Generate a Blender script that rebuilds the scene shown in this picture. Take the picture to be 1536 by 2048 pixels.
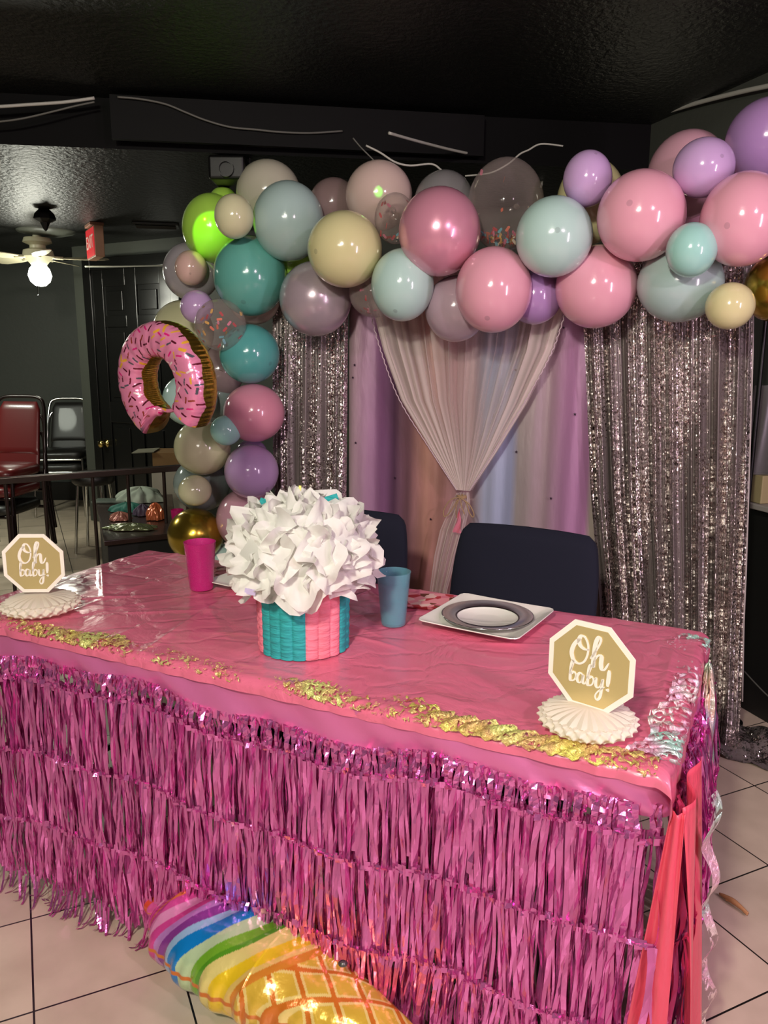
import bpy, bmesh, math, random
import numpy as np
from mathutils import Vector, Matrix, Euler
random.seed(7); rng = np.random.default_rng(7)
SC = bpy.context.scene; COL = SC.collection
PI = math.pi
for o in list(bpy.data.objects): bpy.data.objects.remove(o)

# ------------------------------------------------------------------ camera
F, PITCH, ROLL, H = 1568.0, 0.1975, 0.0042, 1.437
cam_d = bpy.data.cameras.new('camera'); cam = bpy.data.objects.new('camera', cam_d); COL.objects.link(cam)
_cp, _sp = math.cos(PITCH), math.sin(PITCH)
FW = Vector((0, _cp, -_sp)); _R = Vector((1, 0, 0)); _U = Vector((0, _sp, _cp))
RT = _R*math.cos(ROLL) + _U*math.sin(ROLL); UP = -_R*math.sin(ROLL) + _U*math.cos(ROLL)
cam.matrix_world = Matrix(((RT.x, UP.x, -FW.x, 0), (RT.y, UP.y, -FW.y, 0), (RT.z, UP.z, -FW.z, H), (0, 0, 0, 1)))
cam_d.sensor_fit = 'VERTICAL'; cam_d.sensor_height = 24.0; cam_d.lens = 24.0*F/2048
cam_d.clip_start = 0.05; cam_d.clip_end = 60
SC.camera = cam
EYE = Vector((0, 0, H))

# ------------------------------------------------------------------ exposure, world and lights
SC.view_settings.view_transform = 'Standard'; SC.view_settings.look = 'None'
SC.view_settings.exposure = 0.22; SC.view_settings.gamma = 1.0; SC.view_settings.use_curve_mapping = False
w = bpy.data.worlds.new('world'); SC.world = w; w.use_nodes = True
w.node_tree.nodes['Background'].inputs[0].default_value = (.6, .62, .6, 1); w.node_tree.nodes['Background'].inputs[1].default_value = .05

def area(name, loc, target, size, power, color, sy=None, shape='DISK'):
    l = bpy.data.lights.new(name, 'AREA'); l.energy = power; l.color = color
    if sy: l.shape = 'RECTANGLE'; l.size = size; l.size_y = sy
    else: l.shape = shape; l.size = size
    o = bpy.data.objects.new(name, l); COL.objects.link(o); o.location = loc
    o.rotation_euler = (Vector(target)-Vector(loc)).to_track_quat('-Z', 'Y').to_euler(); return o
area('ceiling_lamp_light', (-.55, -.5, 2.42), (.1, 2.6, .9), .22, 52, (1, .95, .80))
area('ceiling_lamp_light', (1.5, -.6, 2.4), (.6, 2.3, .8), .16, 22, (1, .70, .86))
area('tube_lamp_light', (2.1, .3, 1.45), (.5, 2.6, 1.0), .07, 20, (1, .72, .92), sy=1.1)
area('soft_fill_light', (-1.2, -1.6, 2.4), (-1.0, 0, 0), 1.0, 42, (1, .93, .84))  # added soft fill, not a lamp known in the room
area('hall_lamp_light', (-3.4, 4.6, 2.2), (-3.4, 5.2, 0), .5, 30, (.95, 1, .85))

# ------------------------------------------------------------------ helpers
def ray(px, py): return (RT*((px-768)/F) + UP*((1024-py)/F) + FW)
def on_z(px, py, z):
    d = ray(px, py); return EYE + d*((z-H)/d.z)
def at_y(px, py, y):
    d = ray(px, py); return EYE + d*(y/d.y)
def pxm(P):  # pixels per metre at P
    return F/((Vector(P)-EYE).dot(FW))

def tag(o, label=None, cat=None, group=None, kind=None):
    if label: o['label'] = label
    if cat: o['category'] = cat
    if group: o['group'] = group
    if kind: o['kind'] = kind
    return o
def empty(name, loc, rz=0, label=None, cat=None, group=None):
    o = bpy.data.objects.new(name, None); COL.objects.link(o); o.location = loc; o.rotation_euler = (0, 0, rz)
    o.empty_display_size = .05
    return tag(o, label, cat, group)
def copy_tree(o, parent=None):
    c = o.copy(); COL.objects.link(c); c.parent = parent
    for ch in [x for x in bpy.data.objects if x.parent == o]: copy_tree(ch, c)
    return c

class MB:
    def __init__(s): s.v = []; s.f = []; s.m = []; s.c = None; s.smooth = False
    def add(s, vs, fs, mi=0):
        n = len(s.v); s.v.extend([tuple(p) for p in vs]); s.f.extend([tuple(i+n for i in f) for f in fs]); s.m.extend([mi]*len(fs)); return s
    def box(s, c, d, M=None, mi=0, bev=0):
        x, y, z = d[0]/2, d[1]/2, d[2]/2
        vs = [Vector((a*x, b*y, e*z)) for a in (-1, 1) for b in (-1, 1) for e in (-1, 1)]
        if M is not None: vs = [M @ p for p in vs]
        vs = [p+Vector(c) for p in vs]
        return s.add(vs, [(0, 1, 3, 2), (4, 6, 7, 5), (0, 4, 5, 1), (2, 3, 7, 6), (0, 2, 6, 4), (1, 5, 7, 3)], mi)
    def tube(s, pts, r, n=10, closed=False, mi=0, cap=True):
        pts = [Vector(p) for p in pts]; m = len(pts); rs = r if isinstance(r, (list, tuple)) else [r]*m
        vs = []; prev = None
        for i, p in enumerate(pts):
            a = pts[(i-1) % m] if (closed or i > 0) else pts[0]; b = pts[(i+1) % m] if (closed or i < m-1) else pts[-1]
            t = (b-a).normalized() if (b-a).length > 1e-9 else Vector((0, 0, 1))
            if prev is None:
                q = Vector((0, 0, 1)) if abs(t.z) < .9 else Vector((1, 0, 0)); nn = t.cross(q).normalized()
            else:
                nn = (prev - t*prev.dot(t)); nn = nn.normalized() if nn.length > 1e-6 else t.orthogonal().normalized()
            prev = nn; bb = t.cross(nn)
            for k in range(n):
                an = 2*PI*k/n; vs.append(p + (nn*math.cos(an)+bb*math.sin(an))*rs[i])
        fs = []
        for i in range(m if closed else m-1):
            for k in range(n):
                i2 = (i+1) % m; k2 = (k+1) % n; fs.append((i*n+k, i*n+k2, i2*n+k2, i2*n+k))
        if cap and not closed: fs.append(tuple(range(n))[::-1]); fs.append(tuple((m-1)*n+k for k in range(n)))
        return s.add(vs, fs, mi)
    def lathe(s, prof, n=32, c=(0, 0, 0), M=None, mi=0, fn=None):
        vs = []
        for (r, z) in prof:
            for k in range(n):
                a = 2*PI*k/n; rr = r*(fn(a, z) if fn else 1)
                p = Vector((rr*math.cos(a), rr*math.sin(a), z)); p = (M @ p) if M is not None else p
                vs.append(p+Vector(c))
        fs = [(i*n+k, i*n+(k+1) % n, (i+1)*n+(k+1) % n, (i+1)*n+k) for i in range(len(prof)-1) for k in range(n)]
        return s.add(vs, fs, mi)
    def prism(s, poly, h, M=None, mi=0):   # poly in xy, extruded 0..h in z
        n = len(poly); vs = [Vector((x, y, 0)) for x, y in poly]+[Vector((x, y, h)) for x, y in poly]
        if M is not None: vs = [M @ p for p in vs]
        return s.add(vs, [tuple(range(n))[::-1], tuple(range(n, 2*n))]+[(i, (i+1) % n, n+(i+1) % n, n+i) for i in range(n)], mi)
    def grid(s, fn, nu, nv, mi=0, wrap=False):
        vs = [fn(i/nu, j/nv) for i in range(nu if wrap else nu+1) for j in range(nv+1)]
        fs = [(i*(nv+1)+j, ((i+1) % nu if wrap else i+1)*(nv+1)+j, ((i+1) % nu if wrap else i+1)*(nv+1)+j+1, i*(nv+1)+j+1) for i in range(nu) for j in range(nv)]
        return s.add(vs, fs, mi)
    def build(s, name, mats, parent=None, smooth=False, bevel=0, sub=0, loc=None, ang=None, solid=0):
        me = bpy.data.meshes.new(name); me.from_pydata(s.v, [], s.f); me.update()
        if not isinstance(mats, (list, tuple)): mats = [mats]
        for m in mats: me.materials.append(m)
        if len(mats) > 1: me.polygons.foreach_set('material_index', s.m)
        if smooth: me.polygons.foreach_set('use_smooth', [True]*len(me.polygons))
        if ang is not None: me.set_sharp_from_angle(angle=ang)
        o = bpy.data.objects.new(name, me); COL.objects.link(o)
        if parent: o.parent = parent
        if loc is not None: o.location = loc
        if solid: md = o.modifiers.new('s', 'SOLIDIFY'); md.thickness = solid; md.offset = 0
        if bevel: md = o.modifiers.new('b', 'BEVEL'); md.width = bevel; md.segments = 3; md.limit_method = 'ANGLE'; md.angle_limit = .6
        if sub: md = o.modifiers.new('u', 'SUBSURF'); md.levels = sub; md.render_levels = sub
        return o

def srgb(r, g, b):
    f = lambda c: (c/255/12.92) if c/255 <= .04045 else ((c/255+.055)/1.055)**2.4
    return (f(r), f(g), f(b), 1)
def mat(name, col, rough=.5, metal=0, coat=0, bump=None, spec=.5, trans=0, alpha=1, sheen=0, emit=None, sss=0):
    m = bpy.data.materials.new(name); m.use_nodes = True; nt = m.node_tree; b = nt.nodes['Principled BSDF']
    b.inputs['Base Color'].default_value = col; b.inputs['Roughness'].default_value = rough; b.inputs['Metallic'].default_value = metal
    b.inputs['Coat Weight'].default_value = coat; b.inputs['Coat Roughness'].default_value = .06
    b.inputs['Specular IOR Level'].default_value = spec; b.inputs['Transmission Weight'].default_value = trans; b.inputs['Alpha'].default_value = alpha
    b.inputs['Sheen Weight'].default_value = sheen
    if emit: b.inputs['Emission Color'].default_value = emit[0]; b.inputs['Emission Strength'].default_value = emit[1]
    if bump:
        sc, st, dist = bump[:3]
        tc = nt.nodes.new('ShaderNodeTexCoord'); n = nt.nodes.new('ShaderNodeTexNoise'); n.inputs['Scale'].default_value = sc; n.inputs['Detail'].default_value = 4
        mp = nt.nodes.new('ShaderNodeMapping'); nt.links.new(tc.outputs['Object'], mp.inputs[0]); nt.links.new(mp.outputs[0], n.inputs[0])
        if len(bump) > 3: mp.inputs['Scale'].default_value = bump[3]
        bp = nt.nodes.new('ShaderNodeBump'); bp.inputs['Strength'].default_value = st; bp.inputs['Distance'].default_value = dist
        nt.links.new(n.outputs[0], bp.inputs['Height']); nt.links.new(bp.outputs[0], b.inputs['Normal'])
    return m
def attr_mat(name, rough=.2, metal=0, coat=0, attr='col', bump=None, metal_attr=None):
    m = mat(name, (1, 1, 1, 1), rough, metal, coat, bump); nt = m.node_tree; b = nt.nodes['Principled BSDF']
    a = nt.nodes.new('ShaderNodeAttribute'); a.attribute_name = attr; nt.links.new(a.outputs['Color'], b.inputs['Base Color'])
    if metal_attr:
        a2 = nt.nodes.new('ShaderNodeAttribute'); a2.attribute_name = metal_attr; nt.links.new(a2.outputs['Fac'], b.inputs['Metallic'])
    return m
def noise1(x, seed=0, oct=4):
    x = np.asarray(x, float); r = np.random.default_rng(seed); y = 0*x
    for k in range(oct): y = y + np.sin(x*(1.7**k)*(1+.3*r.random())*2 + r.random()*6.28)/(1.5**k)
    return y/2.2
def noise2(x, y, seed=0, n=10, lo=1, hi=6):
    r = np.random.default_rng(seed); o = 0*(x+y)
    for k in range(n):
        f = lo*(hi/lo)**(k/(n-1)); a = r.random()*6.28
        o = o + np.sin((x*math.cos(a)+y*math.sin(a))*f*6.28 + r.random()*6.28 + 1.3*np.sin(f*3*(x*math.sin(a)-y*math.cos(a))+r.random()*6))/(k+1.5)
    return o/2
def catmull(P, n=10, closed=False):
    P = [Vector(p) for p in P]; out = []; m = len(P)
    for i in range(m if closed else m-1):
        g = lambda k: P[k % m] if closed else P[max(0, min(m-1, k))]
        p0, p1, p2, p3 = g(i-1), g(i), g(i+1), g(i+2)
        for t in [j/n for j in range(n)]:
            out.append(.5*((2*p1)+(p2-p0)*t+(2*p0-5*p1+4*p2-p3)*t*t+(3*p1-p0-3*p2+p3)*t**3))
    if not closed: out.append(P[-1])
    return out

# ------------------------------------------------------------------ frames of reference (metres)
TY = math.radians(-26.47); EX = Vector((math.cos(TY), math.sin(TY), 0)); EY = Vector((-math.sin(TY), math.cos(TY), 0))
TFR = Vector((.471, 1.229, 0)); TL, TW, TH = 1.83, .74, .745       # table: front right corner, length, width, height
def tb(u, v, z): return TFR - EX*u + EY*v + Vector((0, 0, z))       # u leftwards, v to the back
B0 = Vector((1.36, 2.86, 0))                                        # backdrop line, right end
def bd(t, z, off=0): return B0 - EX*t - EY*off + Vector((0, 0, z))  # t leftwards, off towards the table
def on_bd(px, py, off=0):
    d = ray(px, py); s = ((B0 - EY*off - EYE).dot(EY))/d.dot(EY); P = EYE+d*s
    return (P-B0).dot(-EX), P.z, P
def bt(px, py, off=0): return on_bd(px, py, off)[:2]

CEIL, LOW = 2.50, 2.30
# ------------------------------------------------------------------ room
def wall_mat(name, col, rough, sc, st, dist):
    return mat(name, col, rough, bump=(sc, st, dist))
M_ceil = wall_mat('black_textured_ceiling', srgb(6, 7, 6), .42, 45, .8, .01)
M_wall = wall_mat('charcoal_wall', srgb(62, 66, 61), .55, 30, .25, .004)
M_wallr = wall_mat('charcoal_wall_right', srgb(64, 67, 60), .6, 30, .25, .004)
M_rear = mat('rear_wall_paint', srgb(205, 190, 188), .7)
def floor_mat():
    m = mat('beige_floor_tile', (1, 1, 1, 1), .28); nt = m.node_tree; b = nt.nodes['Principled BSDF']; L = nt.links.new
    tc = nt.nodes.new('ShaderNodeTexCoord'); mp = nt.nodes.new('ShaderNodeMapping'); L(tc.outputs['Object'], mp.inputs[0])
    br = nt.nodes.new('ShaderNodeTexBrick'); br.offset = 0; br.squash = 1; L(mp.outputs[0], br.inputs[0])
    br.inputs['Scale'].default_value = 1; br.inputs['Brick Width'].default_value = TILE; br.inputs['Row Height'].default_value = TILE
    br.inputs['Mortar Size'].default_value = .0024; br.inputs['Mortar Smooth'].default_value = .1; br.inputs['Bias'].default_value = 0
    br.inputs['Color1'].default_value = srgb(210, 192, 170); br.inputs['Color2'].default_value = srgb(200, 183, 163); br.inputs['Mortar'].default_value = srgb(24, 20, 18)
    ns = nt.nodes.new('ShaderNodeTexNoise'); ns.inputs['Scale'].default_value = 7; ns.inputs['Detail'].default_value = 6; L(tc.outputs['Object'], ns.inputs[0])
    rp = nt.nodes.new('ShaderNodeValToRGB'); L(ns.outputs[0], rp.inputs[0]); rp.color_ramp.elements[0].position = .3; rp.color_ramp.elements[0].color = (.78, .76, .74, 1); rp.color_ramp.elements[1].position = .65; rp.color_ramp.elements[1].color = (1, 1, 1, 1)
    mx = nt.nodes.new('ShaderNodeMix'); mx.data_type = 'RGBA'; mx.blend_type = 'MULTIPLY'; mx.inputs[0].default_value = .8
    L(br.outputs[0], mx.inputs[6]); L(rp.outputs[0], mx.inputs[7]); L(mx.outputs[2], b.inputs['Base Color'])
    r2 = nt.nodes.new('ShaderNodeMapRange'); L(ns.outputs[0], r2.inputs[0]); r2.inputs[3].default_value = .2; r2.inputs[4].default_value = .45; L(r2.outputs[0], b.inputs['Roughness'])
    bp = nt.nodes.new('ShaderNodeBump'); bp.inputs['Strength'].default_value = .3; bp.inputs['Distance'].default_value = .003; L(br.outputs['Fac'], bp.inputs['Height']); bp.invert = True
    L(bp.outputs[0], b.inputs['Normal']); return m
TA = -.435  # tile direction
# tile grid: find size and origin from two grid corners read in the picture
Pc = on_z(361, 1931, 0); Pl = on_z(56.7, 1931+15, 0)
TILE = .322
fa = Vector((math.sin(TA), math.cos(TA), 0)); fb = Vector((math.cos(TA), -math.sin(TA), 0))
floor = MB().add([(-9, -5, 0), (9, -5, 0), (9, 12, 0), (-9, 12, 0)], [(0, 1, 2, 3)]).build('floor', floor_mat()); floor['kind'] = 'structure'
# rotate the slab so its own axes follow the tile joints, with a joint crossing at Pc
ang = -TA
R = Matrix.Rotation(ang, 4, 'Z'); floor.matrix_world = Matrix.Translation(Pc) @ R @ Matrix.Translation((0, 0, 0))

def struct(mb, name, m, **k):
    o = mb.build(name, m, **k); o['kind'] = 'structure'; return o
CR = Vector((1.0, 4.75, 0)); WR = Vector((1.66, 2.6, 0)) # corner; point of the right wall
wd = (WR-CR).normalized(); wn = Vector((wd.y, -wd.x, 0))
def wallseg(name, a, b, z0, z1, m, th=.1, side=1):
    a = Vector(a); b = Vector(b); d = (b-a).normalized(); n = Vector((-d.y, d.x, 0))*side*th
    vs = [a, b, b+n, a+n]; lo = [Vector((p.x, p.y, z0)) for p in vs]; hi = [Vector((p.x, p.y, z1)) for p in vs]
    return struct(MB().add(lo+hi, [(0, 1, 2, 3), (4, 7, 6, 5), (0, 4, 5, 1), (1, 5, 6, 2), (2, 6, 7, 3), (3, 7, 4, 0)]), name, m)
RE = CR+wd*7.9
DL = at_y(178, 985, 6.75); DL.z = 0
wallseg('wall_right', CR, RE, 0, CEIL, M_wallr)
wallseg('wall_back', DL, CR, 0, CEIL, M_wallr, side=1)
FWY = 7.75
wallseg('wall_far', (-6, FWY, 0), (DL.x+.0, FWY, 0), 0, CEIL, M_wall)
wallseg('wall_return', (DL.x, FWY, 0), DL, 0, CEIL, M_wall, th=.05)
wallseg('wall_left', (-6, -2.8, 0), (-6, FWY, 0), 0, CEIL, M_wall)
wallseg('wall_rear', (RE.x, -2.8, 0), (-6, -2.8, 0), 0, CEIL, M_rear)
struct(MB().box((-1, 2.4, CEIL+.05), (12, 11.5, .1)), 'ceiling', M_ceil)
# lower ceiling beyond a step
SA = on_z(-200, 268, LOW); SB = on_z(446, 298, LOW); sd = (SB-SA).normalized()
SEnd = SB+sd*3.2
low = MB(); lp = [SA-sd*4, SEnd, Vector((SEnd.x, 9, 0)), Vector((-7, 9, 0)), Vector((-7, SA.y, 0))]
pl = [(-7.2, (SA-sd*4).y), (SEnd.x, SEnd.y), (CR.x+.3, CR.y+.3), (CR.x+.3, 8.5), (-7.2, 8.5)]
low.prism(pl, CEIL-LOW, Matrix.Translation((0, 0, LOW)))
low.m = [0]+[1]*(len(low.f)-1)
struct(low, 'ceiling_low', [M_ceil, mat('matte_black_step', srgb(6, 6, 6), .7, spec=.12)])
# plain boxed panel on the face of the step
q0 = at_y(190, 195, SB.y-.03); 
struct(MB().box((SB+sd*.35+Vector((0, -.01, .10))), (1.6, .03, .17), Matrix.Rotation(math.atan2(sd.y, sd.x), 3, 'Z')), 'trim_1', mat('flat_black_panel', srgb(6, 6, 6), .6, spec=.12))
bbm = mat('black_baseboard', srgb(14, 14, 13), .4)
struct(MB().box((-3, FWY-.02, .09), (6, .03, .18)), 'baseboard_far', bbm)

# ------------------------------------------------------------------ six panel door in the back wall
bdir = (CR-DL).normalized(); bn = Vector((bdir.y, -bdir.x, 0))  # bn faces the room
if bn.y > 0: bn = -bn
def wallpt(s, z, off): return DL+bdir*s+bn*off+Vector((0, 0, z))
MW = Matrix((bdir, Vector((0, 0, 1)), bn)).transposed()          # local x along the wall, y up, z out of it
M_door = mat('black_gloss_door', srgb(17, 17, 16), .22)
door = empty('door_1', wallpt(.1, 0, 0)); door['kind'] = 'structure'
def bx_wall(mb, s0, s1, z0, z1, o0, o1): return mb.box(wallpt((s0+s1)/2, (z0+z1)/2, (o0+o1)/2)-door.location, (s1-s0, z1-z0, o1-o0), MW)
s0, dw, dh = .25, .86, 2.10
fr = MB(); bx_wall(fr, s0-.09, s0, 0, dh+.09, 0, .05); bx_wall(fr, s0+dw, s0+dw+.09, 0, dh+.09, 0, .05); bx_wall(fr, s0, s0+dw, dh, dh+.09, 0, .05)
fr.build('door_frame', M_door, door, bevel=.005)
lf = MB(); bx_wall(lf, s0, s0+dw, .01, dh, 0, .02)
zb = [.02, .26, .93, 1.02, 1.65, 1.72, 1.98, dh]
for a, b in ((s0, s0+.12), (s0+.37, s0+.49), (s0+dw-.12, s0+dw)): bx_wall(lf, a, b, .01, dh, .02, .036)
for a, b in ((.01, .26), (.88, 1.05), (1.65, 1.74), (1.97, dh)): bx_wall(lf, s0+.12, s0+.37, a, b, .02, .036); bx_wall(lf, s0+.49, s0+dw-.12, a, b, .02, .036)
for a, b in ((.26, .88), (1.05, 1.65), (1.74, 1.97)):
    for c, d in ((s0+.12, s0+.37), (s0+.49, s0+dw-.12)): bx_wall(lf, c+.04, d-.04, a+.04, b-.04, .02, .032)
leaf = lf.build('door_leaf', M_door, door, bevel=.004)
M_brass = mat('brass', srgb(205, 180, 110), .18, 1)
kz = .70
kn = MB(); Mk = MW.to_4x4(); kn.lathe([(0, .036), (.034, .036), (.034, .042), (.012, .046), (.012, .07), (.022, .075), (.031, .09), (.028, .107), (.012, .115), (0, .116)], 20, wallpt(s0+.05, kz, 0)-door.location, Mk)
kn.build('door_knob', M_brass, door, smooth=True)['label'] = 'polished brass door knob'

# ------------------------------------------------------------------ folding table under the cloth
tbl = empty('folding_table', tb(TL/2, TW/2, 0), TY, 'long rectangular folding table hidden under the pink cloth', 'table')
M_pl = mat('grey_plastic', srgb(150, 148, 142), .5); M_blk = mat('black_metal', srgb(14, 14, 14), .35, .3)
MB().box((0, 0, TH-.02), (TL-.02, TW-.02, .04)).build('table_top', M_pl, tbl, bevel=.01)
for sx in (-1, 1):
    for sy in (-1, 1):
        MB().tube([(sx*.72, sy*.28, 0), (sx*.70, sy*.28, TH-.04)], .014, 12).build('leg', M_blk, tbl)
    MB().tube([(sx*.705, -.28, .25), (sx*.705, .28, .25)], .01, 10).build('cross_bar', M_blk, tbl)

# ------------------------------------------------------------------ pink plastic tablecloth
def cloth_mat():
    m = mat('pink_plastic_cloth', srgb(224, 112, 142), .28, 0, coat=.4); nt = m.node_tree; b = nt.nodes['Principled BSDF']; L = nt.links.new
    tc = nt.nodes.new('ShaderNodeTexCoord')
    n1 = nt.nodes.new('ShaderNodeTexNoise'); n1.inputs['Scale'].default_value = 5; n1.inputs['Detail'].default_value = 7; n1.inputs['Distortion'].default_value = 1.5; L(tc.outputs['Object'], n1.inputs[0])
    n2 = nt.nodes.new('ShaderNodeTexVoronoi'); n2.feature = 'DISTANCE_TO_EDGE'; n2.inputs['Scale'].default_value = 7; 
    mp = nt.nodes.new('ShaderNodeMapping'); mp.inputs['Scale'].default_value = (1, 1.6, 1); mp.inputs['Rotation'].default_value = (0, 0, .5); L(tc.outputs['Object'], mp.inputs[0])
    mxv = nt.nodes.new('ShaderNodeMix'); mxv.data_type = 'VECTOR'; mxv.inputs[0].default_value = .16; L(mp.outputs[0], mxv.inputs[4]); L(n1.outputs[1], mxv.inputs[5]); L(mxv.outputs[1], n2.inputs[0])
    mr = nt.nodes.new('ShaderNodeMapRange'); mr.inputs[1].default_value = 0; mr.inputs[2].default_value = .12; L(n2.outputs[0], mr.inputs[0])
    b1 = nt.nodes.new('ShaderNodeBump'); b1.inputs['Strength'].default_value = .55; b1.inputs['Distance'].default_value = .012; L(n1.outputs[0], b1.inputs['Height'])
    b2 = nt.nodes.new('ShaderNodeBump'); b2.inputs['Strength'].default_value = .35; b2.inputs['Distance'].default_value = .004; L(mr.outputs[0], b2.inputs['Height']); L(b1.outputs[0], b2.inputs['Normal'])
    L(b2.outputs[0], b.inputs['Normal']); return m
M_cloth = cloth_mat()
def cloth_pt(s, t, seed=3):
    # s along (0..TL plus drops), t across (0..TW plus drops); returns a point on the wrapped sheet
    dr = .055; r = .018
    def wrap(a, Lm, d0, d1):    # a in [-d0, Lm+d1] -> (pos, drop)
        if a < 0: return -r*math.sin(min(-a/r, PI/2)), max(-a-r*PI/2, 0)+(r-r*math.cos(min(-a/r, PI/2)))
        if a > Lm: x = a-Lm; return Lm+r*math.sin(min(x/r, PI/2)), max(x-r*PI/2, 0)+(r-r*math.cos(min(x/r, PI/2)))
        return a, 0
    u, du = wrap(s, TL, .1, .1); v, dv = wrap(t, TW, .1, .1)
    return u, v, du, dv
def make_cloth():
    nu, nv = 420, 190; d = .085
    S = np.linspace(-d, TL+d, nu+1); T = np.linspace(-.040, TW+.30, nv+1)
    SS, TT = np.meshgrid(S, T, indexing='ij')
    wz = .0028*noise2(SS, TT, 4, 12, 1.2, 9) + .0016*np.abs(noise2(SS+.3*TT, TT*1.4, 9, 12, 3, 16))
    # long sharp creases radiating from folds
    r = np.random.default_rng(5)
    for k in range(34):
        x, y, a = r.random()*TL, r.random()*TW, r.random()*PI; l = .08+.22*r.random()
        dx, dy = SS-x, TT-y; p = dx*math.cos(a)+dy*math.sin(a); q = -dx*math.sin(a)+dy*math.cos(a)
        wz += (.0022+.003*r.random())*np.exp(-(p/l)**2)*np.exp(-np.abs(q/.008))
    vs = []
    for i in range(nu+1):
        for j in range(nv+1):
            u, v, du, dv = cloth_pt(S[i], T[j]); drop = du+dv
            h = wz[i, j]; wv = .006*math.sin(S[i]*38+1.3*math.sin(S[i]*11))*min(dv/.04, 1)+.006*math.sin(T[j]*40)*min(du/.04, 1)
            uu = u + (-(h+.004+abs(wv)) if S[i] < 0 else (h+.004+abs(wv) if S[i] > TL else 0))*min(du/.01, 1)
            vv = v + (-(h+.004+abs(wv)) if T[j] < 0 else (h+.004+abs(wv) if T[j] > TW else 0))*min(dv/.01, 1)
            vs.append(tb(uu, vv, TH+.006+(h if drop < .005 else h*.3)-drop))
    mb = MB(); fs = [(i*(nv+1)+j, (i+1)*(nv+1)+j, (i+1)*(nv+1)+j+1, i*(nv+1)+j+1) for i in range(nu) for j in range(nv)]
    mb.add(vs, fs); return mb
ZT = TH+.010                                         # surface things stand on
tcl = empty('tablecloth', tb(TL/2, TW/2, TH), 0, 'crinkled shiny pink plastic tablecloth spread over the long table', 'tablecloth')
def shift(mb, o): mb.v = [tuple(Vector(p)-o) for p in mb.v]; return mb
shift(make_cloth(), tcl.location).build('cloth_sheet', M_cloth, tcl, smooth=True)
# iridescent film along the front and right edges; yellow sheen painted as base colour
def film_mat(name, c1, c2, c3, sc=60, thr=.5, stretch=(1, 1, 1)):
    m = mat(name, (1, 1, 1, 1), .16, .5); nt = m.node_tree; b = nt.nodes['Principled BSDF']; L = nt.links.new
    tc = nt.nodes.new('ShaderNodeTexCoord'); mp = nt.nodes.new('ShaderNodeMapping'); mp.inputs['Scale'].default_value = stretch; L(tc.outputs['Object'], mp.inputs[0])
    n = nt.nodes.new('ShaderNodeTexNoise'); n.inputs['Scale'].default_value = sc; n.inputs['Detail'].default_value = 6; n.inputs['Distortion'].default_value = .8; L(mp.outputs[0], n.inputs[0])
    n2 = nt.nodes.new('ShaderNodeTexNoise'); n2.inputs['Scale'].default_value = 9; n2.inputs['Detail'].default_value = 2; L(tc.outputs['Object'], n2.inputs[0])
    rp = nt.nodes.new('ShaderNodeValToRGB'); e = rp.color_ramp.elements; e[0].position = .35; e[0].color = c1; e[1].position = .65; e[1].color = c3; q = e.new(.5); q.color = c2
    L(n2.outputs[0], rp.inputs[0]); L(rp.outputs[0], b.inputs['Base Color'])
    bp = nt.nodes.new('ShaderNodeBump'); bp.inputs['Strength'].default_value = 1; bp.inputs['Distance'].default_value = .01; L(n.outputs[0], bp.inputs['Height']); L(bp.outputs[0], b.inputs['Normal'])
    ad = nt.nodes.new('ShaderNodeMath'); ad.operation = 'ADD'; L(n.outputs[0], ad.inputs[0])
    n3 = nt.nodes.new('ShaderNodeTexNoise'); n3.inputs['Scale'].default_value = 4; n3.inputs['Detail'].default_value = 1; L(tc.outputs['Object'], n3.inputs[0]); L(n3.outputs[0], ad.inputs[1])
    mr = nt.nodes.new('ShaderNodeMapRange'); mr.inputs[1].default_value = thr*2-.04; mr.inputs[2].default_value = thr*2+.06; L(ad.outputs[0], mr.inputs[0]); L(mr.outputs[0], b.inputs['Alpha'])
    return m
M_film = film_mat('film_gold_sheen', srgb(244, 236, 120), srgb(236, 196, 130), srgb(240, 246, 150), 85, .515)
M_film2 = film_mat('iridescent_white_film', srgb(250, 235, 225), srgb(250, 190, 215), srgb(195, 245, 225), 60, .50)
def film_strip(u0, u1, w0, w1, seed, side=False):
    nu, nv = 260, 16; mb = MB(); r = np.random.default_rng(seed); ph = r.random(6)*6
    def fn(a, b):
        s = u0+(u1-u0)*a; wid = w0+(w1-w0)*(.5+.5*math.sin(s*9+ph[0]))*(.6+.4*math.sin(s*31+ph[1]))
        t = -.026+b*(wid+.026)
        jz = .0035+.002*math.sin(s*160+ph[2]+b*9)+.0015*math.sin(s*310+b*17+ph[3])
        if side: u, v, du, dv = cloth_pt(t, s)
        else: u, v, du, dv = cloth_pt(s, t)
        o = .009+jz; f = min((du+dv)/.01, 1)
        return tb(u-(o*f if side else 0), v-(0 if side else o*f), TH+.007+jz*2-(du+dv)*.98)
    return mb.grid(fn, nu, nv)
shift(film_strip(0.0, TL, .006, .045, 1), tcl.location).build('iridescent_edge', M_film, tcl, smooth=True)['label'] = 'iridescent film with painted gold sheen, crinkled along the front edge'
shift(film_strip(0.02, TW*.93, .02, .07, 2, True), tcl.location).build('iridescent_edge', M_film2, tcl, smooth=True)['label'] = 'white iridescent film crinkled along the right edge'
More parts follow.
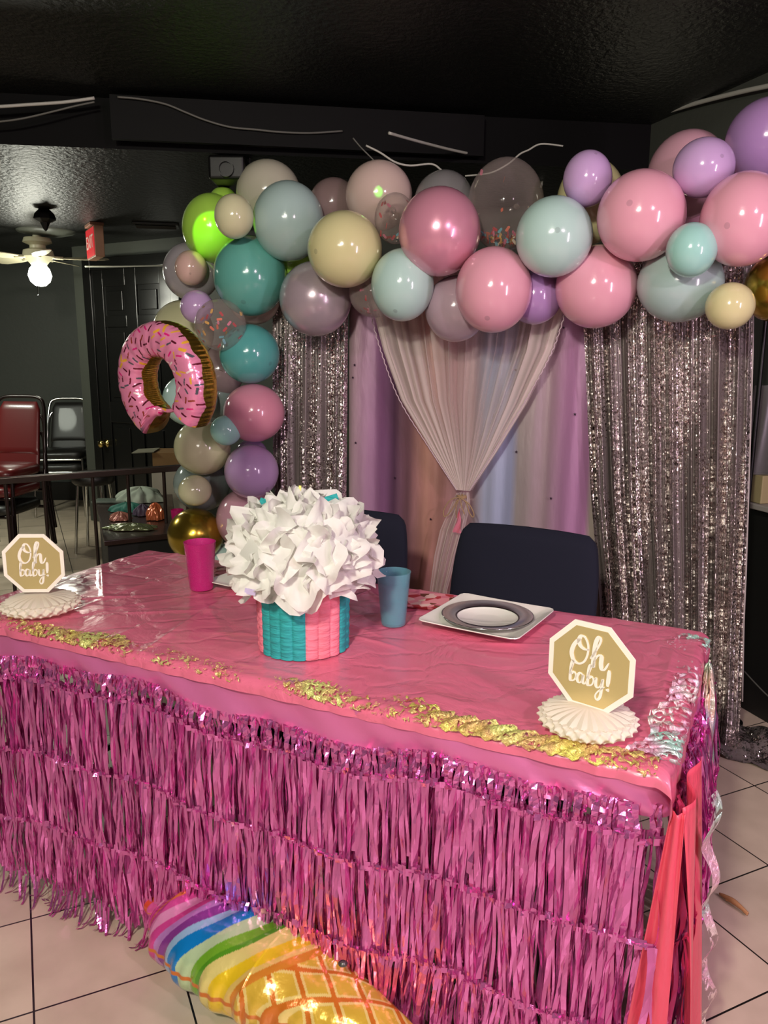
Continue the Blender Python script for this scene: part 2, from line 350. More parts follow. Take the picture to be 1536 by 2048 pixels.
# coral drop hanging from the front right corner and the trailing film
M_coral = mat('coral_plastic', srgb(226, 80, 104), .35, 0, coat=.3, bump=(14, .8, .02, (1, 1, .35)))
def corner_drop(w0, w1, z0, z1, off, ph, vc, amp=.012):
    def fn(a, b):
        z = z0+(z1-z0)*b; wv = w0+(w1-w0)*b**.8
        v = vc+(a-.5)*wv; return tb(-off-amp*math.sin(a*9+ph+b*2)*(.3+b)-.02*b, v, z)
    return MB().grid(fn, 30, 40)
d1 = MB(); g = lambda a, b: tb(-.045-.05*b-.012*math.sin(a*8+b*3)-.03*a*(1-a), -.02+.20*a+.03*b, TH-.05-(TH-.06)*b)
d1.grid(g, 30, 50)
g2 = lambda a, b: tb(.01+.02*b+.26*a*(.25+.75*b), -.006-.005*math.sin(a*7+b*4), TH-.06-(TH-.07)*b*(1-.0*a))
d1.grid(lambda a, b: tb(-.05+.0*b+.09*a*(.25+.75*b), -.024+.006*math.sin(a*9+b*3), TH-.06-(TH-.08)*b), 24, 50)
d1.grid(lambda a, b: tb(-.022-.012*math.sin(a*22+b*3)*b, .12+.60*a, TH-.05-.42*b), 60, 20)
shift(d1, tcl.location).build('corner_drop', M_coral, tcl, smooth=True, solid=.001)['label'] = 'coral red end of the cloth hanging at the right corner'
M_irid = film_mat('iridescent_mint_film', srgb(185, 240, 215), srgb(240, 205, 190), srgb(205, 225, 250), 40, .40)
def puff(c, rx, ry, rz, seed):
    ph = np.random.default_rng(seed).random(8)*6
    def fn(a, b):
        th = a*2*PI; k = (b-.5)*2; rr = math.sqrt(max(0, 1-k*k))*(1+.13*math.sin(7*th+ph[0]+5*k)+.10*math.sin(13*th+ph[1]-9*k)+.07*math.sin(23*th+ph[2]))
        return Vector(c)-EX*(rr*rx*math.cos(th))+EY*(rr*ry*math.sin(th))+Vector((0, 0, k*rz+.01*math.sin(9*th+ph[3])))
    return MB().grid(fn, 90, 40, wrap=True)
shift(puff(tb(-.035, .60, .48), .025, .10, .24, 3), tcl.location).build('film_bunch', M_irid, tcl, smooth=True)['label'] = 'bunched mint iridescent film at the far right corner'
ed = MB().grid(lambda a, b: tb(-.085-.03*b-.010*math.sin(b*26)-.012*(a-.5), .095+.14*b+.03*a+.008*math.sin(b*31+a), .66-.64*b), 8, 90)
shift(ed, tcl.location).build('film_edge', M_film2, tcl, smooth=True)['label'] = 'white iridescent trailing hem'

# ------------------------------------------------------------------ metallic fringe skirt
def fringe_mat():
    m = mat('metallic_pink_foil', srgb(240, 132, 208), .21, .8); nt = m.node_tree; b = nt.nodes['Principled BSDF']; L = nt.links.new
    tc = nt.nodes.new('ShaderNodeTexCoord'); mp = nt.nodes.new('ShaderNodeMapping'); mp.inputs['Scale'].default_value = (1, 1, .6); L(tc.outputs['Object'], mp.inputs[0])
    n = nt.nodes.new('ShaderNodeTexNoise'); n.inputs['Scale'].default_value = 90; n.inputs['Detail'].default_value = 3; L(mp.outputs[0], n.inputs[0])
    bp = nt.nodes.new('ShaderNodeBump'); bp.inputs['Strength'].default_value = .35; bp.inputs['Distance'].default_value = .003; L(n.outputs[0], bp.inputs['Height']); L(bp.outputs[0], b.inputs['Normal'])
    return m
M_foil = fringe_mat(); M_band = mat('smooth_pink_foil', srgb(236, 128, 186), .34, .45, bump=(26, .3, .004))
sk = empty('foil_fringe_skirt', tb(TL/2, 0, 0), 0, 'metallic pink foil fringe skirt hanging around the long table', 'table skirt')
lines_ = [.74, .615, .415, .215, .012]
def sk_pt(s, out, z):   # s>=0 front going left from the corner, s<0 round the corner along the right side
    c = .05
    if s >= c: return tb(s, -out, z)
    if s > -c:
        fl_ = .035*min(1, max(0, (.70-z)/.25))*min(1, max(0, (c-s)/(2*c))); a = (c-s)/(2*c)*PI/2; out += fl_; return tb(c-(c+out)*math.sin(a), c-(c+out)*math.cos(a), z)
    fl_ = .035*min(1, max(0, (.70-z)/.25)); return tb(-out-fl_, -s, z)
def sag(s): return .012*math.sin(s*6.3)+.008*math.sin(s*17+1)
def strips(z0, z1, out, pitch, seed, wid, sway, rag=0, s0=-TW+.03, s1=TL, drift=0):
    r = np.random.default_rng(seed); mb = MB(); s = s0; n = 7
    clump = r.random(400)
    while s < s1:
        if -.13 < s < .03 and r.random() < .5: s += pitch; continue
        cl = clump[int((s-s0)/.035) % 400]
        w = wid*(.55+.8*r.random()); tw0 = (r.random()-.5)*(.45 if r.random() < .55 else 2.8); tw1 = tw0+(r.random()-.5)*1.6*sway; dx = (r.random()-.5)*.05*sway+drift+(cl-.5)*.02*sway; o = out+.012*r.random()
        zt = z0+sag(s)*(1 if z0 < .7 else .2); zb = z1+sag(s)*(1 if z1 > .1 else 0)+rag*r.random()
        if r.random() < .06: zb += .05*r.random()
        bow = (r.random()-.5)*.014; bowx = (r.random()-.5)*.012*sway; vs = []; fs = []
        for k in range(n+1):
            t = k/n; z = zt+(zb-zt)*t; sc = s+dx*t+bowx*math.sin(PI*t); oo = o+bow*math.sin(PI*t)+.003*math.sin(9*t+o*900)
            a = tw0+(tw1-tw0)*t+.25*math.sin(11*t+s*99); hw = w/2
            P1 = sk_pt(sc-hw*math.cos(a), oo-hw*math.sin(a), z); P2 = sk_pt(sc+hw*math.cos(a), oo+hw*math.sin(a), z)
            vs += [P1, P2]
        fs = [(2*k, 2*k+1, 2*k+3, 2*k+2) for k in range(n)]
        mb.add(vs, fs); s += pitch*(.6+.8*r.random())
    return mb
def crimp(z, out, seed):
    r = np.random.default_rng(seed); mb = MB(); s = -TW+.03
    while s < TL:
        if r.random() < .75:
            w = .004+.009*r.random(); h = .005+.010*r.random(); zz = z+sag(s)+(r.random()-.5)*.010; o = out+.007*r.random(); t1 = (r.random()-.5)*.012; t2 = (r.random()-.5)*.012
            mb.add([sk_pt(s, o, zz-h/2), sk_pt(s+w, o+t1, zz-h/2+.003*(r.random()-.5)), sk_pt(s+w, o+t1+t2, zz+h/2), sk_pt(s, o+t2, zz+h/2)], [(0, 1, 2, 3)])
        s += .0045
    return mb
hd = MB(); S = np.linspace(-TW+.03, TL, 460); 
def hdf(a, b):
    s = -TW+.03+(TL+TW-.03)*a; z = .738-.088*b+(.2+.8*b)*sag(s)*.6
    dent = .0035*math.sin(s*13+2*math.sin(s*5)+4*b)+.002*math.sin(s*47+b*5)+.004*b*math.sin(s*22)
    if s < .22 and s > -.12: dent += .008*math.sin(s*60+b*9)*b*math.cos((s-.05)*8)
    return sk_pt(s, .017+dent+.004*b, z)
hd.grid(hdf, 700, 10)
shift(hd, sk.location).build('header_band', M_band, sk, smooth=True)
specs = [(0, .675, .612, .020, .0045, .0085, .3, 0, 11), (1, .615, .405, .024, .0048, .0092, .45, 0, 12), (2, .415, .205, .026, .0046, .0082, .7, 0, 13), (3, .215, .012, .028, .0044, .0072, 1.1, .05, 14)]
for i, z0, z1, out, pitch, wid, sway, rag, seed in specs:
    mb = strips(z0, z1, out, pitch, seed, wid, sway, rag)
    if i: 
        m2 = strips(z0, z1, out-.028, pitch*.8, seed+50, wid*.9, sway*1.5, rag); mb.add(m2.v, m2.f)
        m3 = crimp(z0, out+.006, seed+90); mb.add(m3.v, m3.f)
    shift(mb, sk.location).build('fringe_tier', M_foil, sk)['kind'] = 'stuff'
# tips that reach and curl on the floor
mb = MB(); r = np.random.default_rng(77)
for k in range(260):
    s = r.random()*(TL+.2)-.2; o = .03+.03*r.random(); a = (r.random()-.5)*2.2; l = .02+.035*r.random(); w = .0028
    P = sk_pt(s, o, .03+.01*r.random()); dv = (-EY*math.cos(a)+EX*math.sin(a)); pts = [P+Vector((0, 0, .02)), P+dv*l*.3-Vector((0, 0, .012)), P+dv*l*.7-Vector((0, 0, P.z-.006)), P+dv*l-Vector((0, 0, P.z-.004-.01*r.random()))]
    sd_ = Vector((-dv.y, dv.x, .3)).normalized()*w; vs = []
    for p in pts: vs += [p-sd_, p+sd_]
    mb.add(vs, [(0, 1, 3, 2), (2, 3, 5, 4), (4, 5, 7, 6)])
shift(mb, sk.location).build('fringe_tips', M_foil, sk)['kind'] = 'stuff'
#APPEND
# ------------------------------------------------------------------ backdrop: stand, cloth, sequin curtains, tulle
M_pole = mat('black_pole', srgb(18, 18, 18), .35, .4)
stand = empty('backdrop_stand', bd(1.1, 0), 0, 'black pipe stand carrying the sequin and satin backdrop', 'backdrop stand')
tl_ = bt(556, 700)[0]; tm_ = bt(697, 800)[0]; tr_ = bt(1506, 700)[0]
for t in (tl_-.06, tm_, tr_-.03):
    m = MB().tube([bd(t, 0, -.06), bd(t, 1.80, -.06)], .009, 12); m.lathe([(0, 0), (.06, 0), (.06, .008), (.012, .02), (0, .02)], 20, bd(t, 0, -.06)); shift(m, stand.location).build('upright', M_pole, stand, smooth=True, ang=.7)
shift(MB().tube([bd(tr_-.02, 1.78, -.06), bd(tl_+.1, 1.78, -.06)], .012, 12), stand.location).build('crossbar', M_pole, stand, smooth=True, ang=.7)

def sequin_mat(name, c1, c2):
    m = mat(name, c1, .3, 1); nt = m.node_tree; b = nt.nodes['Principled BSDF']; L = nt.links.new
    tc = nt.nodes.new('ShaderNodeTexCoord'); uv = nt.nodes.new('ShaderNodeUVMap')
    v = nt.nodes.new('ShaderNodeTexVoronoi'); v.inputs['Scale'].default_value = 170; L(tc.outputs['Object'], v.inputs[0])
    s = nt.nodes.new('ShaderNodeVectorMath'); s.operation = 'SUBTRACT'; s.inputs[1].default_value = (.5, .5, .5); L(v.outputs['Color'], s.inputs[0])
    k = nt.nodes.new('ShaderNodeVectorMath'); k.operation = 'SCALE'; k.inputs[3].default_value = .85; L(s.outputs[0], k.inputs[0])
    g = nt.nodes.new('ShaderNodeNewGeometry'); a = nt.nodes.new('ShaderNodeVectorMath'); a.operation = 'ADD'; L(g.outputs['Normal'], a.inputs[0]); L(k.outputs[0], a.inputs[1])
    n = nt.nodes.new('ShaderNodeVectorMath'); n.operation = 'NORMALIZE'; L(a.outputs[0], n.inputs[0]); L(n.outputs[0], b.inputs['Normal'])
    sp = nt.nodes.new('ShaderNodeSeparateColor'); L(v.outputs['Color'], sp.inputs[0])
    rp = nt.nodes.new('ShaderNodeValToRGB'); rp.color_ramp.elements[0].color = c2; rp.color_ramp.elements[1].color = c1; rp.color_ramp.elements[0].position = .1; rp.color_ramp.elements[1].position = .8
    L(sp.outputs[1], rp.inputs[0]); L(rp.outputs[0], b.inputs['Base Color'])
    rr = nt.nodes.new('ShaderNodeMapRange'); rr.inputs[3].default_value = .08; rr.inputs[4].default_value = .4; L(sp.outputs[2], rr.inputs[0]); L(rr.outputs[0], b.inputs['Roughness'])
    mp = nt.nodes.new('ShaderNodeMapping'); mp.inputs['Scale'].default_value = (9, 9, .7); L(tc.outputs['Object'], mp.inputs[0])
    nn = nt.nodes.new('ShaderNodeTexNoise'); nn.inputs['Scale'].default_value = 1.6; nn.inputs['Detail'].default_value = 3; L(mp.outputs[0], nn.inputs[0])
    ad = nt.nodes.new('ShaderNodeMath'); ad.operation = 'ADD'; L(nn.outputs[0], ad.inputs[0]); ml = nt.nodes.new('ShaderNodeMath'); ml.operation = 'MULTIPLY'; ml.inputs[1].default_value = .22; L(sp.outputs[0], ml.inputs[0]); L(ml.outputs[0], ad.inputs[1])
    mk = nt.nodes.new('ShaderNodeMapRange'); mk.inputs[1].default_value = .54; mk.inputs[2].default_value = .62; L(ad.outputs[0], mk.inputs[0])
    out = nt.nodes['Material Output']; df = nt.nodes.new('ShaderNodeBsdfPrincipled'); df.inputs['Base Color'].default_value = srgb(128, 118, 116); df.inputs['Roughness'].default_value = .45; df.inputs['Metallic'].default_value = .4
    ms = nt.nodes.new('ShaderNodeMixShader'); L(mk.outputs[0], ms.inputs[0]); L(df.outputs[0], ms.inputs[1]); L(b.outputs[0], ms.inputs[2]); L(ms.outputs[0], out.inputs[0])
    return m
M_seq = sequin_mat('silver_sequins', srgb(250, 242, 238), srgb(150, 138, 136))
def pw(x, xs, ys): return float(np.interp(x, xs, ys))
def curtain(zs, tls, trs, nf, amp, seed, nu=240, nv=200, off=.05, flare=0):
    ph = np.random.default_rng(seed).random(8)*6
    ztop, zbot = zs[0], zs[-1]; zr = zs[::-1]
    def fn(a, b):
        z = ztop+(zbot-ztop)*b; t = pw(z, zr, tls[::-1])*(1-a)+pw(z, zr, trs[::-1])*a
        am = amp*(.35+1.0*b); q = a*nf*2*PI
        o = am*(math.sin(q+ph[0]+.8*math.sin(q*.37+ph[1])+b*.9*math.sin(a*9+ph[2]))+.45*math.sin(q*2.3+ph[3]+b*1.5)+.25*math.sin(q*4.7+ph[4]-b))
        o += flare*max(0, b-.75)**1.5
        return bd(t, z, off+o*1.0)
    return MB().grid(fn, nu, nv)
def zt(px, py, off=.05): return bt(px, py, off)
def cur_from_px(rows, nf, amp, seed, name, label, bottom=.01, top=1.79, **k):
    # rows: (y, left px, right px) down the curtain
    zs, tl, tr = [], [], []
    for y, l, r in rows:
        a = zt(l, y); b = zt(r, y); zs.append((a[1]+b[1])/2); tl.append(a[0]); tr.append(b[0])
    zs = [top]+zs+[bottom]; tl = [tl[0]]+tl+[tl[-1]]; tr = [tr[0]]+tr+[tr[-1]]
    mb = curtain(zs, tl, tr, nf, amp, seed, **k); return mb
sr = empty('sequin_curtain', bd(.15, 0, .05), 0, 'wide silver sequin curtain at the right end of the backdrop, behind the right navy chair', 'curtain', 'silver sequin curtains')
m = cur_from_px([(640, 1166, 1507), (1000, 1180, 1498), (1240, 1200, 1488), (1400, 1205, 1484)], 8, .026, 21, 'x', 'y', flare=.9)
shift(m, sr.location).build('sequin_panel', M_seq, sr, smooth=True)
hem = MB().tube([bd(*bt(x, y, .06), .075) for x, y in ((1507, 600), (1506, 700), (1500, 900), (1497, 1000), (1492, 1150), (1488, 1240), (1485, 1400))], .003, 8)
shift(hem, sr.location).build('edge_hem', mat('pale_grey_hem', srgb(176, 168, 164), .6), sr, smooth=True)
pud = MB().grid(lambda a, b: bd(.62-.95*a, .012+.05*(1-b)+.012*math.sin(a*23+b*7)+.01*math.sin(a*51-b*5), .05+.36*b*(.8+.2*math.sin(a*7))), 120, 40)
for i, p in enumerate(pud.v):
    if p[2] < .004: pud.v[i] = (p[0], p[1], .004)
shift(pud, sr.location).build('puddled_hem', M_seq, sr, smooth=True)
sl = empty('sequin_curtain', bd(1.9, 0, .05), 0, 'narrow silver sequin curtain behind the teal and pink balloons, left of the satin cloth', 'curtain', 'silver sequin curtains')
m = cur_from_px([(640, 545, 695), (900, 545, 692), (1000, 548, 690)], 4.3, .022, 22, 'x', 'y', nu=160)
shift(m, sl.location).build('sequin_panel', M_seq, sl, smooth=True)

# satin cloth, printed in soft vertical bands with small dark stars
def satin_mat():
    m = mat('pastel_printed_satin', (1, 1, 1, 1), .42, .15, bump=(9, .5, .02, (1, 1, .25))); nt = m.node_tree; b = nt.nodes['Principled BSDF']; L = nt.links.new
    uv = nt.nodes.new('ShaderNodeUVMap'); sx = nt.nodes.new('ShaderNodeSeparateXYZ'); L(uv.outputs[0], sx.inputs[0])
    rp = nt.nodes.new('ShaderNodeValToRGB'); cr = rp.color_ramp; L(sx.outputs[0], rp.inputs[0])
    st = [(0, (170, 148, 150)), (.06, (180, 140, 168)), (.13, (156, 106, 152)), (.19, (100, 68, 94)), (.26, (150, 108, 118)), (.33, (196, 142, 128)), (.42, (176, 128, 130)), (.50, (178, 150, 150)), (.56, (176, 186, 212)), (.66, (164, 172, 204)), (.685, (150, 142, 138)), (.78, (162, 140, 146)), (.85, (186, 136, 176)), (.93, (182, 128, 172)), (.95, (172, 158, 148)), (1, (166, 150, 142))]
    e = cr.elements
    for i, (p, c) in enumerate(st):
        if i == 0: e[0].position = p; e[0].color = srgb(*c)
        elif i == 1: e[1].position = p; e[1].color = srgb(*c)
        else: q = e.new(p); q.color = srgb(*c)
    L(rp.outputs[0], b.inputs['Base Color']); return m
sat = empty('satin_backdrop', bd(1.0, 0, 0), 0, 'pastel banded satin backdrop cloth with little dark stars, between the sequin curtains', 'backdrop')
ta, tb_ = bt(699, 800, .01)[0], bt(1225, 800, .01)[0]
def satf(a, b):
    q = a*2*PI; o = .014*math.sin(q*3.2+.7*math.sin(q*1.1)+1.2+b*.5)+.007*math.sin(q*7.3+b)+.003*math.sin(q*15+b*3)
    return bd(ta+(tb_-ta)*a, 1.79-1.78*b, o*(.6+.6*b))
mb = MB().grid(satf, 220, 60); shift(mb, sat.location); so = mb.build('satin_cloth', satin_mat(), sat, smooth=True)
uvl = so.data.uv_layers.new(name='UVMap'); co = [(i/220, j/60) for i in range(221) for j in range(61)]
uvl.data.foreach_set('uv', [c for l in so.data.loops for c in co[l.vertex_index]])
stars = MB()
for px, py in ((708, 730), (710, 886), (786, 957), (858, 1040), (1032, 904), (1148, 829), (1098, 999), (855, 733), (1030, 740), (1124, 655), (1040, 1056), (705, 755)):
    t, z = bt(px, py, .03); a = (t-ta)/(tb_-ta); b = (1.79-z)/1.78; P = satf(a, b)+Vector((0, 0, 0)); pl = []
    for k in range(10):
        an = PI/2+k*PI/5; r_ = .0075 if k % 2 == 0 else .003; pl.append(P - EX*(-r_*math.cos(an)) + Vector((0, 0, r_*math.sin(an))) - EY*.012)
    stars.add(pl, [tuple(range(10))])
shift(stars, sat.location).build('printed_stars', mat('star_print', srgb(40, 18, 40), .5), sat)

def tulle_mat(name, op, col):
    m = bpy.data.materials.new(name); m.use_nodes = True; nt = m.node_tree; nt.nodes.clear(); L = nt.links.new
    out = nt.nodes.new('ShaderNodeOutputMaterial'); mx = nt.nodes.new('ShaderNodeMixShader'); tr = nt.nodes.new('ShaderNodeBsdfTransparent')
    df = nt.nodes.new('ShaderNodeBsdfDiffuse'); df.inputs[0].default_value = col; tl = nt.nodes.new('ShaderNodeBsdfTranslucent'); tl.inputs[0].default_value = col
    m2 = nt.nodes.new('ShaderNodeMixShader'); m2.inputs[0].default_value = .35; L(df.outputs[0], m2.inputs[1]); L(tl.outputs[0], m2.inputs[2])
    at = nt.nodes.new('ShaderNodeAttribute'); at.attribute_name = 'dens'; ml = nt.nodes.new('ShaderNodeMath'); ml.operation = 'MULTIPLY'; ml.inputs[1].default_value = op; ml.use_clamp = True
    L(at.outputs['Fac'], ml.inputs[0]); L(ml.outputs[0], mx.inputs[0]); L(tr.outputs[0], mx.inputs[1]); L(m2.outputs[0], mx.inputs[2]); L(mx.outputs[0], out.inputs[0]); return m
M_tul = tulle_mat('ivory_tulle', 1.0, srgb(236, 222, 216))
tul = empty('tulle_drape', bd(.95, 0, .12), 0, 'sheer ivory tulle gathered into a tied V in front of the satin cloth', 'drape')
KT = bt(927, 988, .12); K2 = bt(905, 1010, .12)
def tulle(seed, offs, dens_fn, fold):
    L0 = [bt(735, 600, .12), bt(762, 700, .12), bt(800, 800, .12), bt(862, 900, .12), bt(914, 980, .12)]
    R0 = [bt(1138, 600, .12), bt(1106, 700, .12), bt(1052, 800, .12), bt(990, 900, .12), bt(940, 980, .12)]
    zz = [1.79]+[p[1] for p in L0]; lt = [L0[0][0]+.05]+[p[0] for p in L0]; rt = [R0[0][0]-.05]+[p[0] for p in R0]
    nu, nv = 360, 70; dens = []
    ph = np.random.default_rng(seed).random(9)*6
    vs = []
    for i in range(nu+1):
        for j in range(nv+1):
            a, b = i/nu, j/nv; z = 1.79+(zz[-1]-1.79)*b
            x0 = pw(z, zz[::-1], lt[::-1]); x1 = pw(z, zz[::-1], rt[::-1])
            aa = a+.006*math.sin(a*140+ph[0])+.01*math.sin(a*47+ph[1]+b*2)
            t = x0+(x1-x0)*aa; k = 1-b
            o = offs+fold*(k*.9+.12)*(math.sin(a*95+ph[2]+2*math.sin(a*13+ph[3]))+.5*math.sin(a*210+ph[4]))
            vs.append(bd(t, z, .12+o)); dens.append(dens_fn(a, b, ph))
    fs = [(i*(nv+1)+j, (i+1)*(nv+1)+j, (i+1)*(nv+1)+j+1, i*(nv+1)+j+1) for i in range(nu) for j in range(nv)]
    return MB().add(vs, fs), dens
def dens1(a, b, ph):
    side = math.exp(-((a-.0)/.38)**2)*.9+math.exp(-((a-1.0)/.20)**2)*.9+.03
    st = .5+.5*math.sin(a*95+ph[2]+2*math.sin(a*13+ph[3]))
    st2 = max(0, math.sin(a*61+ph[5]+3*math.sin(a*7)))**6
    d = side*(.45+.85*st**2)+.30*st2*(.3+side)
    if a < .012 or a > .988: d += .35
    return min(.97, d+(b**4)*.75)
def put_tulle(mb, dens, name):
    o = shift(mb, tul.location).build(name, M_tul, tul, smooth=True); at = o.data.attributes.new('dens', 'FLOAT', 'POINT'); at.data.foreach_set('value', dens); return o
mb, de = tulle(3, 0, dens1, .010); put_tulle(mb, de, 'tulle_veil')
mb, de = tulle(8, -.03, lambda a, b, ph: dens1(a, b, ph)*.6, .008); put_tulle(mb, de, 'tulle_veil')
# lace hems on both slanting edges
for side, pts in (('l', ((735, 600), (762, 700), (800, 800), (862, 900), (914, 980))), ('r', ((1138, 600), (1106, 700), (1052, 800), (990, 900), (940, 980)))):
    c = catmull([bd(*bt(x, y, .12), .125) for x, y in pts], 30); mb = MB()
    for i, p in enumerate(c):
        c[i] = p-EX*(.0035*math.sin(i*1.7))*(1-i/len(c))
    o = shift(MB().tube(c, .0022, 6), tul.location).build('lace_hem', mat('ivory_lace', srgb(214, 190, 200), .8), tul, smooth=True)
# tail below the knot
tail_px = [(927, 985, 12), (922, 1010, 19), (905, 1060, 24), (892, 1110, 22), (878, 1180, 17), (868, 1260, 18)]
def tailf(a, b):
    i = b*(len(tail_px)-1); k = min(int(i), len(tail_px)-2); f = i-k
    x = tail_px[k][0]*(1-f)+tail_px[k+1][0]*f; y = tail_px[k][1]*(1-f)+tail_px[k+1][1]*f; wd_ = tail_px[k][2]*(1-f)+tail_px[k+1][2]*f
    t, z = bt(x+(a-.5)*2*wd_, y, .12); return bd(t, z, .12+.014*math.sin(a*22)+.006*math.sin(a*51)), .35+.45*(.5+.5*math.sin(a*44+b))
vs, de = [], []
for i in range(61):
    for j in range(41): p, d = tailf(i/60, j/40); vs.append(p); de.append(d)
put_tulle(MB().add(vs, [(i*41+j, (i+1)*41+j, (i+1)*41+j+1, i*41+j+1) for i in range(60) for j in range(40)]), de, 'tulle_tail')
M_twine = mat('jute_twine', srgb(170, 140, 105), .9)
kc = bd(*bt(927, 992, .12), .14); mb = MB()
S_ = .0
def bl(dx, dz, dy=0):
    if abs(dz) > .006: dx *= 1.35; dz *= 1.25
    return kc-EX*(-dx)+Vector((0, 0, dz))-EY*dy
for dz in (-.004, .0, .004): mb.tube([bl(.020*math.cos(a), dz+.002*math.sin(3*a), .016*math.sin(a)) for a in [k*PI/8 for k in range(16)]], .0026, 6, closed=True)
mb.tube(catmull([bl(0, 0, .018), bl(-.03, -.010, .02), bl(-.052, -.045, .02), bl(-.05, -.07, .02), bl(-.03, -.05, .02), bl(-.008, -.008, .02)], 8), .0026, 6)
mb.tube(catmull([bl(0, 0, .018), bl(.02, -.015, .02), bl(.03, -.045, .02), bl(.042, -.062, .02), bl(.046, -.05, .02), bl(.03, -.02, .02), bl(.004, -.003, .02)], 8), .0026, 6)
mb.tube(catmull([bl(0, 0, .018), bl(-.012, -.03, .02), bl(-.010, -.07, .02)], 8), .0024, 6)
mb.tube(catmull([bl(0, 0, .018), bl(.006, -.03, .02), bl(.016, -.055, .02)], 8), .0024, 6)
shift(mb, tul.location).build('twine_bow', M_twine, tul, smooth=True)
rib = MB().grid(lambda a, b: bl(.002+.018*b*(a-.35)*1.6-.012*b, -.035-.085*b, .026+.006*math.sin(a*7+b*9)), 10, 20)
shift(rib, tul.location).build('pink_ribbon', mat('iridescent_pink_ribbon', srgb(244, 150, 170), .25, .3), tul, smooth=True)

# ------------------------------------------------------------------ balloons
BC = {'aqua': (150, 184, 178), 'mint': (166, 208, 198), 'mintb': (138, 208, 194), 'teal': (58, 152, 136), 'tealb': (44, 146, 142), 'cream': (200, 198, 146), 'creamy': (208, 200, 132), 'ivory': (176, 172, 146),
      'pink': (226, 142, 164), 'hot': (218, 118, 148), 'dusty': (190, 128, 146), 'peach': (206, 160, 146), 'lav': (184, 140, 200), 'purple': (148, 100, 168), 'lilac': (166, 134, 150), 'grey': (94, 92, 92), 'mauve': (132, 104, 108),
      'plum': (104, 76, 74), 'lime': (150, 215, 40), 'gold': (176, 142, 34), 'pearlpink': (212, 122, 150), 'pearllav': (160, 140, 150), 'blush': (200, 168, 156), 'greyaqua': (110, 130, 126), 'greylav': (142, 134, 142)}  # lime carries green lamp light on the balloons by the projector
def latex(name, c, pearl=False, gold=False):
    c = tuple(x+(255-x)*(.22 if not gold else .1) for x in c)
    m = mat(name, srgb(*c), .14 if not pearl else .24, .0 if not pearl else .25, coat=.5 if pearl else .2, spec=.6)
    b = m.node_tree.nodes['Principled BSDF']
    if gold: b.inputs['Metallic'].default_value = .9; b.inputs['Roughness'].default_value = .22
    return m
LX = {k: latex('latex_'+k, v, k.startswith('pearl'), k == 'gold') for k, v in BC.items()}
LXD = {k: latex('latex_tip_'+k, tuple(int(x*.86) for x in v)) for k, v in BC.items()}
def clear_mat(name, tint=(.97, .95, .94, 1), base=.10):
    m = bpy.data.materials.new(name); m.use_nodes = True; nt = m.node_tree; nt.nodes.clear(); L = nt.links.new
    out = nt.nodes.new('ShaderNodeOutputMaterial'); mx = nt.nodes.new('ShaderNodeMixShader'); tr = nt.nodes.new('ShaderNodeBsdfTransparent'); tr.inputs[0].default_value = tint
    pb = nt.nodes.new('ShaderNodeBsdfPrincipled'); pb.inputs['Base Color'].default_value = srgb(190, 176, 172); pb.inputs['Roughness'].default_value = .06; pb.inputs['Specular IOR Level'].default_value = .8
    lw = nt.nodes.new('ShaderNodeLayerWeight'); lw.inputs[0].default_value = .35
    mr = nt.nodes.new('ShaderNodeMapRange'); mr.inputs[3].default_value = base; mr.inputs[4].default_value = .62; L(lw.outputs['Facing'], mr.inputs[0])
    L(mr.outputs[0], mx.inputs[0]); L(tr.outputs[0], mx.inputs[1]); L(pb.outputs[0], mx.inputs[2]); L(mx.outputs[0], out.inputs[0]); return m
M_clear = clear_mat('clear_latex'); M_clearg = clear_mat('smoky_clear_latex', (.9, .88, .9, 1), .3)
CONF = [srgb(*c) for c in ((235, 120, 90), (120, 190, 210), (240, 225, 200), (235, 130, 160), (245, 190, 90), (205, 60, 70))]
M_conf = [mat('confetti_paper', c, .6) for c in CONF]
